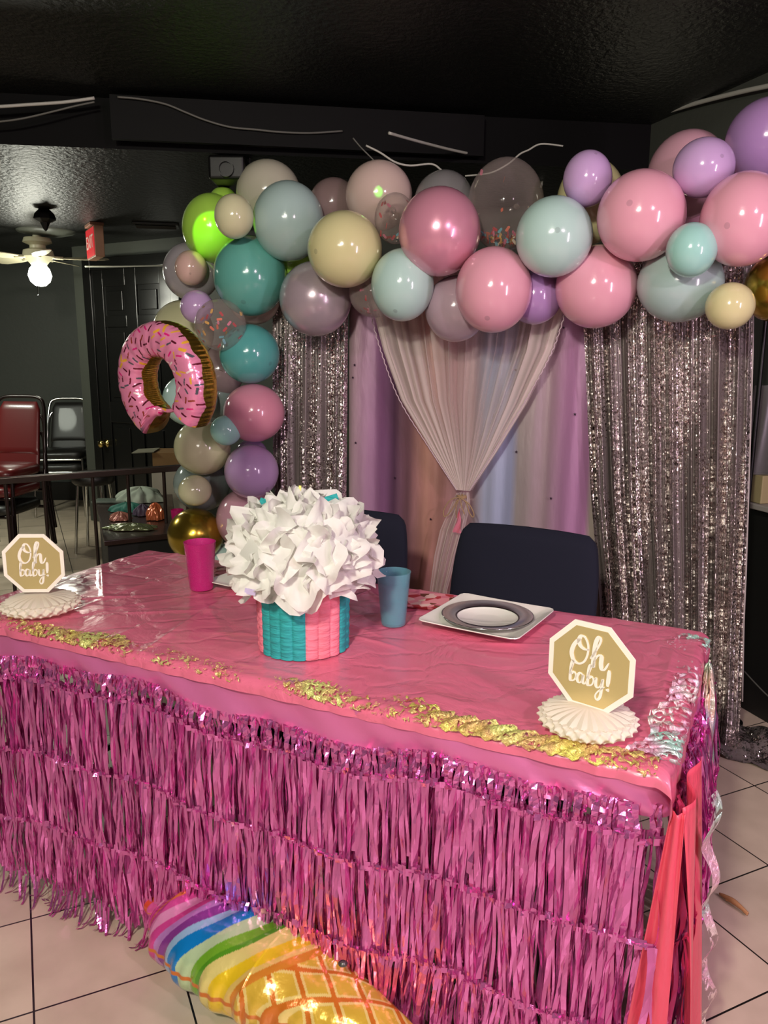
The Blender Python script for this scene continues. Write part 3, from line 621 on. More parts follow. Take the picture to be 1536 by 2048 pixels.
def balloon(px, py, rx, ry, lay, ck, label, spot=None, group=None, neck=None):
    off = {0: .40, 1: .27, 2: .15, 3: .08, 4: -.06}[lay] if not isinstance(lay, float) else lay
    C = on_bd(px, py, off)[2]; s = pxm(C); Rx, Rz = rx/s, ry/s; Ry = (Rx+Rz)/2
    view = (EYE-C).normalized()
    if spot is not None: ax = (RT*spot[0] - UP*spot[1] + view*math.sqrt(max(.05, 1-spot[0]**2-spot[1]**2))).normalized()
    else: ax = (-view + Vector((random.uniform(-.4, .4), 0, random.uniform(-.3, .5)))).normalized(); ax = -ax if False else ax
    # ax: tip direction when a spot shows, otherwise neck away from the viewer
    tip = ax if spot is not None else -ax
    q = Vector((0, 0, 1)).rotation_difference(tip).to_matrix()
    nu, nv = 40, 28; mb = MB(); prof = []
    for j in range(nv+1):
        th = PI*j/nv if j > 1 else .07*j; r = math.sin(th); z = math.cos(th)
        if z < -.3: k = (-z-.3)/.7; r *= 1-.10*k*k; z -= .05*k*k
        prof.append((max(r, .0005), z))
    mb.lathe(prof, nu, (0, 0, 0), q)
    # scale along view-right / up so that the outline is the one seen
    vh = Vector((view.x, view.y, 0)).normalized(); rh = Vector((-vh.y, vh.x, 0))
    T = lambda p: rh*(Vector(p).dot(rh)*Rx)+vh*(Vector(p).dot(vh)*Ry)+Vector((0, 0, Vector(p).z*Rz))
    mb.v = [tuple(T(p)) for p in mb.v]
    clear = ck in ('clear', 'smoky')
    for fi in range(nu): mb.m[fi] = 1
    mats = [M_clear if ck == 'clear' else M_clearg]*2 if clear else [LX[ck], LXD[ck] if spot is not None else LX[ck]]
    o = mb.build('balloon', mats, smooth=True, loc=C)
    tag(o, label, 'balloon', group)
    kb = MB(); kq = Vector((0, 0, 1)).rotation_difference(-tip).to_matrix(); base = T(-tip*1.04)
    kb.lathe([(.0, -.006), (.010, -.004), (.006, .004), (.005, .007), (.010, .011), (.011, .014), (.007, .013), (0, .012)], 14, base, kq)
    kb.build('knot', mats[1], o, smooth=True)
    return o, C, Rx, Rz
BL = [
 (537, 385, 64, 62, 3, 'ivory', 'large ivory balloon behind the pale aqua one, topmost at the left of the arch'),
 (577, 443, 71, 77, 1, 'aqua', 'large pale aqua balloon near the top left of the arch'),
 (425, 457, 60, 67, 2, 'lime', 'cream yellow balloon coloured lime for the green lamp light, far upper left of the arch'),
 (447, 408, 30, 33, 3, 'lime', 'balloon coloured green for the lamp light, peeking above the lime one, under the black projector'),
 (468, 433, 39, 43, .46, 'cream', 'small cream balloon in front of the lime green one'),
 (383, 543, 56, 57, 2, 'greylav', 'grey lavender balloon behind the small blush one on the left'),
 (382, 536, 32, 34, 1, 'peach', 'small blush pink balloon on the left edge of the arch', (-.05, .35)),
 (500, 552, 73, 78, 1, 'teal', 'large teal balloon at the upper left bend of the arch', (-.2, .72)),
 (580, 525, 45, 45, 3, 'lime', 'yellow green balloon mostly hidden between the large teal and pearl grey ones'),
 (508, 595, 52, 53, 2, 'blush', 'beige pink balloon peeking out under the large teal one'),
 (394, 614, 33, 33, .34, 'lav', 'small lavender balloon above the clear confetti balloon'),
 (367, 664, 60, 62, 3, 'cream', 'cream balloon behind the top of the doughnut balloon'),
 (441, 650, 51, 51, .40, 'clear', 'clear balloon with scattered confetti beside the doughnut balloon'),
 (499, 708, 60, 59, 1, 'tealb', 'teal balloon in the left column, above the bright pink one', (.75, .35)),
 (440, 742, 48, 52, 4, 'mauve', 'dull mauve balloon hidden behind the gold rim of the doughnut balloon'),
 (380, 800, 54, 52, 2, 'mint', 'mint balloon seen through the hole of the doughnut balloon'),
 (432, 790, 36, 46, 4, 'greyaqua', 'grey green balloon tucked right behind the doughnut balloon tip'),
 (508, 826, 61, 58, 1, 'hot', 'bright pink balloon in the left column, under the teal one'),
 (452, 861, 31, 30, .38, 'mintb', 'small mint balloon touching the tip of the doughnut balloon'),
 (405, 895, 56, 55, 1, 'cream', 'cream balloon in the left column, below the doughnut balloon'),
 (503, 908, 32, 30, 3, 'purple', 'purple balloon mostly hidden between the bright pink and lavender ones'),
 (503, 943, 54, 54, 1, 'lav', 'lavender balloon low in the left column', (.6, .66)),
 (493, 1038, 60, 62, 2, 'dusty', 'dusty pink balloon behind the left side of the paper cupcake'),
 (404, 968, 56, 54, 2, 'greyaqua', 'grey aqua balloon behind the small cream one low in the column'),
 (390, 981, 33, 31, .36, 'cream', 'small cream balloon just above the shiny gold one'),
 (391, 1070, 55, 54, 1, 'gold', 'shiny gold balloon at the foot of the left column, behind the pink cup'),
 (448, 1122, 32, 34, 2, 'mint', 'mint balloon barely showing between the pink cup and the paper cupcake'),
 (631, 598, 72, 73, 1, 'pearllav', 'large pearly grey lilac balloon hanging below the arch over the left sequin curtain'),
 (690, 499, 75, 74, .43, 'creamy', 'large cream yellow balloon at the front of the arch left of centre', (-.75, .05)),
 (668, 408, 50, 50, 3, 'plum', 'dark plum balloon behind the gap right of the pale aqua one'),
 (758, 392, 67, 67, 2, 'blush', 'pale beige pink balloon with a green light spot on it, top of the arch'),
 (790, 437, 41, 49, .34, 'clear', 'clear balloon with red and blue confetti left of the big pearl pink one'),
 (879, 464, 82, 86, 0, 'pearlpink', 'large pearly rose pink balloon at the centre of the arch'),
 (805, 570, 63, 71, .40, 'mint', 'mint balloon below the centre left of the arch over the tulle', (-.25, .8)),
 (748, 586, 50, 48, .26, 'smoky', 'clear balloon half hidden behind the mint one over the tulle'),
 (888, 405, 60, 61, 3, 'grey', 'dark grey balloon behind the top of the big pearl pink one'),
 (1011, 410, 76, 89, 2, 'clear', 'big clear balloon with a heap of confetti at its bottom'),
 (912, 618, 62, 65, .27, 'lilac', 'smoky mauve balloon behind the pink one above the tulle drape'),
 (987, 580, 76, 84, 0, 'pink', 'pink balloon hanging lowest at the centre of the arch', (-.18, .74)),
 (1108, 474, 76, 78, .42, 'mint', 'pale mint balloon between the clear confetti one and the big pinks', (.08, -.16)),
 (1070, 592, 54, 56, .25, 'purple', 'deep purple balloon between two pink ones over the tulle'),
 (1175, 358, 48, 54, .36, 'lav', 'small lavender balloon in front of a cream one at the top of the arch', (.25, -.7)),
 (1181, 404, 67, 82, 3, 'creamy', 'pale yellow balloon behind the small lavender one'),
 (1282, 432, 86, 88, 0, 'pink', 'very large pink balloon at the right of the arch', (-.25, -.28)),
 (1192, 574, 80, 81, 1, 'pink', 'large pink balloon over the left edge of the wide sequin curtain'),
 (1375, 350, 78, 84, 3, 'dusty', 'dusty pink balloon behind the lavender one at the upper right'),
 (1407, 336, 59, 57, .36, 'lav', 'lavender balloon in front of the dusty pink one at the upper right', (.45, -.3)),
 (1535, 281, 80, 80, 2, 'purple', 'big purple balloon cut off by the upper right edge'),
 (1487, 439, 83, 91, 0, 'pink', 'very large pink balloon at the far right of the arch', (-.45, .15)),
 (1383, 500, 49, 53, .47, 'mintb', 'small mint balloon in front of the pale aqua one at the right'),
 (1360, 567, 83, 76, 1, 'aqua', 'large pale aqua balloon over the wide sequin curtain'),
 (1460, 612, 47, 46, .40, 'creamy', 'small cream balloon at the lower right of the arch'),
 (1547, 575, 55, 66, .24, 'gold', 'gold balloon cut off by the right edge'),
 (1392, 430, 58, 60, 4, 'dusty', 'dusty pink balloon deep behind the mint and pink ones at the right'),
]
def confetti(C, Rx, Rz, n, seed, fill, label, cols=None):
    r = np.random.default_rng(seed); mb = MB()
    for k in range(n):
        if r.random() < fill:
            a = r.random()*6.28; q = r.random()**.5*.62; p = Vector((q*math.cos(a)*Rx, q*math.sin(a)*Rx, 0)); hh = .10+.55*r.random()**2*(1-q)
            p.z = -math.sqrt(max(0, 1-q*q))*Rz*.93+hh*Rz*.6
        else:
            a = r.random()*6.28; ze = r.uniform(-.7, .75); q = math.sqrt(1-ze*ze)*.95; p = Vector((q*math.cos(a)*Rx, q*math.sin(a)*Rx, ze*Rz*.95))
        M = Euler((r.random()*6, r.random()*6, r.random()*6)).to_matrix() if r.random() < fill else Vector((0, 0, 1)).rotation_difference(p.normalized()).to_matrix() @ Matrix.Rotation(r.random()*6, 3, 'Z')
        l, w_ = .017, .0055; pl = []
        for i in range(12):
            an = i*2*PI/12; pl.append(M @ Vector((math.cos(an)*w_+(l-w_ if math.cos(an) > 0 else -l+w_)*.55, math.sin(an)*w_, 0))+p)
        mb.add(pl, [tuple(range(12))], int(r.integers(0, 6)) if cols is None else cols[int(r.integers(0, len(cols)))])
    o = mb.build('confetti', M_conf, loc=C); tag(o, label, 'confetti', kind='stuff')
for k, b in enumerate(BL):
    o, C, Rx, Rz = balloon(*b[:7], spot=b[7] if len(b) > 7 else None, group='latex balloons of the arch')
    if b[0] == 441: confetti(C, Rx, Rz, 34, 1, .25, 'loose pastel confetti inside the clear balloon beside the doughnut balloon')
    if b[0] == 790: confetti(C, Rx, Rz, 22, 2, .4, 'red, white and blue confetti inside the clear balloon left of the pearl pink one', [5, 1, 2, 5, 3])
    if b[0] == 748: confetti(C, Rx, Rz, 14, 3, .6, 'red confetti inside the half hidden clear balloon over the tulle', [5, 3])
    if b[0] == 1011: confetti(C, Rx, Rz, 98, 4, .93, 'heap of coloured confetti at the bottom of the big clear balloon')
# ------------------------------------------------------------------ doughnut foil balloon
def color_attr(o, cols, name='col'):
    a = o.data.color_attributes.new(name, 'FLOAT_COLOR', 'POINT'); a.data.foreach_set('color', np.asarray(cols, dtype=np.float32).ravel())
def float_attr(o, v, name): a = o.data.attributes.new(name, 'FLOAT', 'POINT'); a.data.foreach_set('value', np.asarray(v, dtype=np.float32).ravel())
def donut():
    Ym = 2.45; Cd = at_y(333, 766, Ym); s = pxm(Cd)
    hgt = 121/s   # outer radius
    nu, nv = 760, 240
    th = np.linspace(0, 2*PI, nu, endpoint=False)[:, None]; ph = np.linspace(0, 2*PI, nv, endpoint=False)[None, :]
    Ro = 1.0+0*th; Ri = .42+0*th
    # bite: a circle around (bx, by) with scalloped rim takes the lower part
    bx, by, br = .40, -1.10, .70
    d = np.cos(th)*bx+np.sin(th)*by; disc = d*d-(bx*bx+by*by-(br*(1+.045*np.abs(np.sin(th*13))))**2)
    ent = np.where((disc > 0) & (d > 0), d-np.sqrt(np.maximum(disc, 0)), 9); Ro = np.minimum(Ro, np.maximum(ent, Ri+.07))
    c = (Ro+Ri)/2; wd_ = (Ro-Ri)/2; dep = .32*np.minimum(1, wd_/.32)**.7
    e = .72; cx = np.sign(np.cos(ph))*np.abs(np.cos(ph))**e; sx = np.sign(np.sin(ph))*np.abs(np.sin(ph))**e
    rip = 1+.018*np.sin(th*74)*np.exp(-(np.sin(ph)/.35)**2)+.010*np.sin(th*31+ph*2)*np.exp(-(np.sin(ph)/.5)**2)
    r = c+wd_*cx*rip; y = dep*sx*(1+.015*np.sin(th*24+1))
    X = r*np.cos(th); Z = r*np.sin(th); Y = -y
    # colours: pink icing on the front, gold elsewhere
    lim = .22+.07*np.sin(th*9)+.05*np.sin(th*17+1)
    inner = np.cos(ph) < 0
    pink = (np.sin(ph) > np.where(inner, .35+.06*np.sin(th*7), lim))
    col = np.zeros((nu, nv, 4)); col[...] = srgb(212, 172, 70); col[pink] = srgb(232, 140, 176)
    met = np.where(pink, .25, .95)*np.ones((nu, nv))
    rr = np.random.default_rng(12); P2x = X*1.0; P2z = Z*1.0
    pal = [srgb(90, 24, 40), srgb(90, 24, 40), srgb(110, 30, 50), srgb(250, 225, 225), srgb(240, 180, 60), srgb(235, 175, 70), srgb(150, 60, 40), srgb(90, 90, 100), srgb(225, 40, 130)]
    pts = []
    for k in range(900):
        a = rr.random()*2*PI; q = .42+.60*rr.random(); x0, z0 = q*math.cos(a), q*math.sin(a)
        if any((x0-u)**2+(z0-v)**2 < .0085 for u, v in pts): continue
        pts.append((x0, z0)); an = rr.random()*PI; cc = pal[int(rr.integers(0, len(pal)))]; l = .042; wv = .014 if cc != pal[4] else .022
        dx = P2x-x0; dz = P2z-z0; p = dx*math.cos(an)+dz*math.sin(an); g_ = -dx*math.sin(an)+dz*math.cos(an)
        m_ = (np.maximum(np.abs(p)-l, 0)**2+g_**2 < wv**2) & pink & (Y < 0); col[m_] = cc
    V = np.stack([X*hgt, Y*hgt, Z*hgt], -1).reshape(-1, 3)
    Mr = Matrix.Rotation(math.radians(-34), 3, 'Z') @ Matrix.Rotation(math.radians(4), 3, 'X') @ Matrix.Rotation(math.radians(12), 3, 'Y')
    V = (np.array(Mr) @ V.T).T*np.array([1, 1, 1.0])
    idx = np.arange(nu*nv).reshape(nu, nv); f = np.stack([idx, np.roll(idx, -1, 0), np.roll(np.roll(idx, -1, 0), -1, 1), np.roll(idx, -1, 1)], -1).reshape(-1, 4)
    mb = MB(); mb.v = [tuple(p) for p in V]; mb.f = [tuple(q) for q in f]; mb.m = [0]*len(f)
    o = mb.build('doughnut_balloon', attr_mat('printed_foil', .2, .9, .2, bump=(30, .25, .01), metal_attr='met'), smooth=True, loc=Cd)
    color_attr(o, col.reshape(-1, 4)); float_attr(o, met, 'met')
    tag(o, 'bitten doughnut foil balloon with pink icing, sprinkles and gold rim', 'foil balloon')
    tp = Vector(V[int(np.argmax(V[:, 2]))]); st = MB().tube(catmull([Vector((.02, .06, .10)), Vector((.05, .2, .06)), on_bd(445, 742, .14)[2]-Cd], 8), .0012, 6)
    st.build('string', M_conf[2], o)
    return o
donut()
# ------------------------------------------------------------------ navy covered chairs behind the table
M_navy = mat('navy_stretch_fabric', srgb(9, 13, 34), .9, bump=(300, .2, .001))
def rbox(mb, c, d, r=.03, M=None, n=4):    # rounded-corner slab, rounding in the xz outline
    x, z = d[0]/2, d[2]/2; pl = []
    for cx, cz, a0 in ((x-r, z-r, 0), (-x+r, z-r, PI/2), (-x+r, -z+r, PI), (x-r, -z+r, 3*PI/2)):
        for k in range(n+1): a = a0+k*PI/2/n; pl.append((cx+r*math.cos(a), cz+r*math.sin(a)))
    m0 = Matrix.Rotation(PI/2, 4, 'X') @ Matrix.Translation((0, 0, -d[1]/2)); T = Matrix.Translation(c) @ (M.to_4x4() if M is not None else Matrix.Identity(4)) @ m0
    return mb.prism(pl, d[1], T)
def covered_chair(loc, rz, label, bw=.47):
    c = empty('covered_chair', loc, rz, label, 'chair', 'navy covered chairs behind the table')
    b = MB(); N = 14; cols = []
    # backrest: x across, leaning back a little, rounded shoulders
    def bf(a, bb):
        z = .40+.485*bb; hw = bw/2*(1.0 if bb < .55 else 1.0-.10*((bb-.55)/.45)**2.2); an = a*2*PI
        cs, sn = math.cos(an), math.sin(an); X = hw*(abs(cs)**.35)*(1 if cs > 0 else -1); Y = .028*(abs(sn)**.6)*(1 if sn > 0 else -1)
        if bb > .93: k = (bb-.93)/.07; X *= 1-.09*k*k; Y *= math.sqrt(max(0, 1-k*k*.98)); 
        return Vector((X, .20+.10*bb+Y-.012*math.cos(X/hw*1.5 if hw else 0), z-.016*(X/(bw/2))**2*bb))
    b.grid(bf, 48, 26, wrap=True); b.grid(lambda a, bb: bf(a, 1)*bb+(bf(0, 1)+bf(.5, 1))/2*(1-bb), 48, 3, wrap=True)
    b.build('back_cover', M_navy, c, smooth=True)
    s = MB(); s.grid(lambda a, bb: Vector(((.235*abs(math.cos(a*2*PI))**.3*(1 if math.cos(a*2*PI) > 0 else -1))*(1-.0*bb), -.03+.23*abs(math.sin(a*2*PI))**.3*(1 if math.sin(a*2*PI) > 0 else -1), .47-.45*bb+.0)), 64, 20, wrap=True)
    s.grid(lambda a, bb: Vector(((.235*abs(math.cos(a*2*PI))**.3*(1 if math.cos(a*2*PI) > 0 else -1))*bb, -.03+.23*bb*abs(math.sin(a*2*PI))**.3*(1 if math.sin(a*2*PI) > 0 else -1), .475-.005*bb)), 64, 6, wrap=True)
    s.build('seat_cover', M_navy, c, smooth=True, ang=.9)
    for sx in (-1, 1):
        for sy in (-.24, .18): MB().tube([(sx*.20, sy, 0), (sx*.20, sy, .44)], .012, 10).build('leg', M_blk, c)
    return c
def tv(px, py, v):   # point of the vertical plane v behind the table front
    d = ray(px, py); s_ = ((TFR+EY*v-EYE).dot(EY))/d.dot(EY); return EYE+d*s_
P = tv(1046, 1100, TW+.42); covered_chair(P+Vector((0, 0, -P.z))-EY*.29, TY+math.radians(-2), 'navy covered chair behind the plates, in front of the right sequin curtain', .50)
P = tv(706, 1100, TW+.42); covered_chair(P+Vector((0, 0, -P.z))-EY*.29, TY+math.radians(6), 'navy covered chair mostly hidden behind the white paper cupcake', .50)

# ------------------------------------------------------------------ paper cupcake (pinata style centrepiece)
M_paper = bpy.data.materials.new('white_tissue'); M_paper.use_nodes = True; nt = M_paper.node_tree; nt.nodes.clear()
_o = nt.nodes.new('ShaderNodeOutputMaterial'); _m = nt.nodes.new('ShaderNodeMixShader'); _d = nt.nodes.new('ShaderNodeBsdfDiffuse'); _t = nt.nodes.new('ShaderNodeBsdfTranslucent'); _m.inputs[0].default_value = .38
_d.inputs[0].default_value = srgb(244, 243, 238); _t.inputs[0].default_value = srgb(244, 243, 238); nt.links.new(_d.outputs[0], _m.inputs[1]); nt.links.new(_t.outputs[0], _m.inputs[2]); nt.links.new(_m.outputs[0], _o.inputs[0])
M_pp = mat('pink_crepe', srgb(238, 132, 152), .75, bump=(90, .7, .006, (.4, .4, 2))); M_tp = mat('teal_crepe', srgb(40, 160, 162), .75, bump=(90, .7, .006, (.4, .4, 2)))
pb = on_z(603, 1306, ZT); sp_ = pxm(pb); pr = 90/sp_; pb = pb+Vector((0, pr*.55, 0)); sp_ = pxm(pb); pr = 91/sp_; ph_ = 160/sp_
cup = empty('paper_cupcake', pb, 0, 'large tissue paper cupcake with white ruffled top and teal and pink striped base', 'centrepiece')
core = MB().lathe([(0, 0), (pr*.93, 0), (pr*.95, ph_), (0, ph_)], 40); core.build('base_core', M_pp, cup)
npan = 22; seq = 'ttttppppttpp'
bands = [(0, 'p'), (1, 'p')]
for k in range(npan):
    a0, a1 = 2*PI*k/npan, 2*PI*(k+1)/npan; mid = math.degrees((a0+a1)/2) % 360
    # colour runs as seen from the front (front is -y = 270 deg)
    fr_ = (mid-180) % 360
    col_ = 'p' if fr_ < 38 else 't' if fr_ < 92 else 'p' if fr_ < 140 else 't' if fr_ < 196 else 'p' if fr_ < 250 else 't' if fr_ < 305 else 'p'
    mb = MB()
    def pf(a, b): 
        an = a0+(a1-a0)*a; e_ = math.sin(PI*a)**.5 if 0 < a < 1 else 0
        return Vector((math.cos(an), math.sin(an), 0))*(pr*(.955+.03*b)+.004*e_+.0012*math.sin(b*60+k)*e_)+Vector((0, 0, ph_*b))
    mb.grid(pf, 10, 40); mb.build('crepe_panel', M_pp if col_ == 'p' else M_tp, cup, smooth=True)
# ruffled top
dome = MB(); rd = 166/sp_; dz = ph_*.93
top_h = 160/sp_
dome.lathe([(pr*.9, dz-.01), (rd*.72, dz+.03), (rd*.80, dz+top_h*.35), (rd*.66, dz+top_h*.65), (rd*.35, dz+top_h*.85), (0, dz+top_h*.88)], 36)
rr = np.random.default_rng(31)
def petal(c, nrm, R_, cupd, seed, down=0):
    r = np.random.default_rng(seed); ph = r.random(8)*6.28; q = Vector((0, 0, 1)).rotation_difference(nrm).to_matrix(); tw = Matrix.Rotation(r.random()*6, 3, 'Z'); vs = []
    nu, nv = 44, 12; k1, k2 = int(r.integers(5, 8)), int(r.integers(9, 14))
    for i in range(nu):
        for j in range(nv+1):
            a = 2*PI*i/nu; b = j/nv; rr_ = R_*b*(1+.16*math.sin(3*a+ph[0])+.08*math.sin(7*a+ph[1]))
            # petals are folded square sheets: corner shape
            rr_ *= .86+.14*abs(math.cos(2*a+ph[5]))
            h = cupd*R_*b**1.6+R_*.17*b*b*math.sin(k1*a+ph[2]+1.6*b)+R_*.10*b*math.sin(k2*a+ph[3]-3*b)+R_*.035*math.sin(21*a+ph[4]+8*b)*b+R_*.14*(abs(math.sin(2.5*a+ph[6]+4*b))-.5)*b+R_*.05*(abs(math.sin(5*a+ph[7]-9*b))-.5)*b
            p = tw @ Vector((rr_*math.cos(a)*(1-.15*cupd*b), rr_*math.sin(a)*(1-.15*cupd*b), h)); vs.append(q @ p + c - Vector((0, 0, down*b*b)))
    fs = [(i*(nv+1)+j, ((i+1) % nu)*(nv+1)+j, ((i+1) % nu)*(nv+1)+j+1, i*(nv+1)+j+1) for i in range(nu) for j in range(nv)]
    return vs, fs
rings = [(.66, .20, 12, .080, .30, .22), (.80, .36, 11, .080, .25, .25), (.72, .56, 10, .078, .55, .28), (.52, .74, 8, .072, 1.0, .3), (.28, .84, 5, .066, 1.6, .3), (.03, .90, 1, .06, 9, .3)]
sdn = 400
for (rf, hf, n, R_, up_, cu) in rings:
    for k in range(n):
        a = 2*PI*(k+.5*rr.random()+.3*hf)/n; c = Vector((rd*rf*math.cos(a)*.82, rd*rf*math.sin(a)*.82, dz+top_h*hf*.86)); nrm = Vector((math.cos(a), math.sin(a), up_)).normalized()
        v, f = petal(c, nrm, R_*(.85+.35*rr.random()), cu*(.6+.5*rr.random()), sdn, 0); dome.add(v, f); sdn += 1
dome.build('tissue_ruffles', M_paper, cup, smooth=True)['label'] = 'white tissue paper ruffles'
for (dx, dy, dz_, w_, h_, an, m_) in ((-.095, .03, .335, .018, .032, .3, M_tp), (-.050, .02, .355, .020, .034, .45, M_paper), (.070, .01, .352, .030, .022, -.3, M_tp), (-.005, .01, .37, .006, .03, .1, 'yellow'), (.150, -.06, .25, .014, .012, .2, 'orange'), (.0, -.150, .245, .014, .014, .4, 'orange'), (-.10, -.145, .175, .024, .014, .2, 'lilac')):
    if isinstance(m_, str): m_ = mat(m_+'_tissue', {'yellow': srgb(240, 232, 130), 'orange': srgb(240, 140, 80), 'lilac': srgb(196, 184, 220)}[m_], .8)
    MB().box((dx, dy, dz_), (w_, .0015, h_), Euler((.2, an, 0)).to_matrix()).build('paper_scrap', m_, cup)

# ------------------------------------------------------------------ cups, plates, napkins
def glitter(name, col, al=.72):
    m = mat(name, col, .15, .0, alpha=al, bump=(420, .9, .004)); b = m.node_tree.nodes['Principled BSDF']; b.inputs['Coat Weight'].default_value = .5; return m
def tumbler(px, py, wtop, wbot, h, m, label):
    P = on_z(px, py, ZT); s_ = pxm(P); rt_, rb_, hh = wtop/2/s_, wbot/2/s_, h/s_/math.cos(PITCH+.12); P = P+Vector((0, rb_*.8, 0))
    th = .0015; mb = MB().lathe([(0, 0), (rb_*.95, 0), (rb_, .004), (rt_, hh-.002), (rt_+.001, hh), (rt_-.001, hh+.0005), (rt_-th, hh-.003), (rb_-th, .006), (0, .006)], 40)
    o = mb.build('tumbler', m, smooth=True, loc=P, ang=.8); return tag(o, label, 'cup', None)
tumbler(399, 1182, 63, 47, 92, glitter('hot_pink_glitter_plastic', srgb(232, 40, 148), .78), 'hot pink glitter plastic tumbler on the pink tablecloth')
tumbler(787, 1254, 68, 50, 104, glitter('blue_glitter_plastic', srgb(120, 190, 208), .45), 'translucent blue glitter tumbler beside the square white plate')
M_white = mat('white_melamine', srgb(238, 236, 226), .18, coat=.3); M_silver = mat('silver_foil_rim', srgb(200, 202, 200), .16, 1)
def square_plate(corners, label):
    Ps = [on_z(x, y, ZT+.022) for x, y in corners]; c = sum(Ps, Vector())/4; L_ = sum((Ps[i]-Ps[(i+1) % 4]).length for i in range(4))/4
    d = (Ps[2]-Ps[1]); d.z = 0; rz = math.atan2(d.y, d.x); o = Vector((c.x, c.y, ZT)); mb = MB()
    def sq(t, half, z):
        a = t*2*PI; k = 1/max(abs(math.cos(a)), abs(math.sin(a))); k = min(k, 1.36); return Vector((half*k*math.cos(a), half*k*math.sin(a), z+.004*(k-1)*(z/.02)))
    pr_ = [(0, .003), (.30, .003), (.33, .004), (.46, .018), (.5, .021), (.503, .019), (.46, .013), (.34, 0), (0, 0)]
    mb.grid(lambda a, b: sq(a, pr_[round(b*8)][0]*L_, pr_[round(b*8)][1]), 96, 8, wrap=True)
    return tag(mb.build('square_plate', M_white, smooth=True, loc=o, ang=.7), label, 'plate', 'square white plates'), o, L_, rz
sp1, po, pL, prz = square_plate(((845, 1243), (908, 1183), (1096, 1216), (1058, 1279)), 'square white plate with upturned rim, under the round silver rimmed plate'); sp1.rotation_euler.z = prz
rp_ = empty('round_plate', po+Vector((0, 0, .004)), 0, 'round white plate with a wide mirror silver rim, set on the square plate', 'plate')
R0 = pL*.44
MB().lathe([(0, .004), (R0*.60, .004), (R0*.66, .010), (R0*.68, .012), (R0*.64, .007), (0, .001)], 64).build('plate_well', M_white, rp_, smooth=True)
MB().lathe([(R0*.68, .0125), (R0*.97, .0185), (R0, .018), (R0*.97, .015), (R0*.68, .010)], 64).build('silver_rim', M_silver, rp_, smooth=True)
MB().lathe([(R0*.66, .0115), (R0*.685, .0135), (R0*.70, .0125)], 64).build('inner_line', mat('black_line', srgb(20, 20, 20), .2), rp_, smooth=True)
c2 = 0; w2 = [(423, 1174), (480, 1130), (640, 1170), (600, 1225)]
sp2, po2, pL2, prz2 = square_plate(w2, 'square white plate peeking out left of the paper cupcake'); sp2.rotation_euler.z = prz
sp2.location = on_z(552, 1166, ZT); 
def nap_mat():
    m = mat('patterned_pink_napkin', (1, 1, 1, 1), .7); nt = m.node_tree; b = nt.nodes['Principled BSDF']; L = nt.links.new
    tc = nt.nodes.new('ShaderNodeTexCoord'); v = nt.nodes.new('ShaderNodeTexVoronoi'); v.inputs['Scale'].default_value = 38; L(tc.outputs['Object'], v.inputs[0]); sp = nt.nodes.new('ShaderNodeSeparateColor'); L(v.outputs['Color'], sp.inputs[0])
    rp = nt.nodes.new('ShaderNodeValToRGB'); rp.color_ramp.interpolation = 'CONSTANT'; e = rp.color_ramp.elements
    for i, (p, c) in enumerate(((0, (238, 150, 160)), (.35, (240, 196, 190)), (.55, (190, 50, 60)), (.68, (245, 215, 190)), (.8, (120, 60, 40)), (.9, (225, 120, 140)))):
        if i < 2: e[i].position = p; e[i].color = srgb(*c)
        else: q = e.new(p); q.color = srgb(*c)
    L(sp.outputs[0], rp.inputs[0]); L(rp.outputs[0], b.inputs['Base Color']); return m
M_nap = nap_mat()
def napkin(c, rz, w_, d_, label):
    P = on_z(*c, ZT); mb = MB()
    for k in range(3): mb.grid(lambda a, b: Vector(((a-.5)*w_, (b-.5)*d_, .002+.0022*k+.0012*math.sin(a*8+k)+.004*(a if k == 2 else 0)*b)), 16, 12)
    return tag(mb.build('napkin', M_nap, smooth=True, loc=P), label, 'napkin', 'patterned napkins').__setattr__('rotation_euler', Euler((0, 0, rz)))
napkin((848, 1205), TY+.2, .15, .12, 'pink patterned napkins between the blue tumbler and the plates')
napkin((428, 1148), TY+.1, .12, .12, 'pink patterned napkin behind the hot pink tumbler')

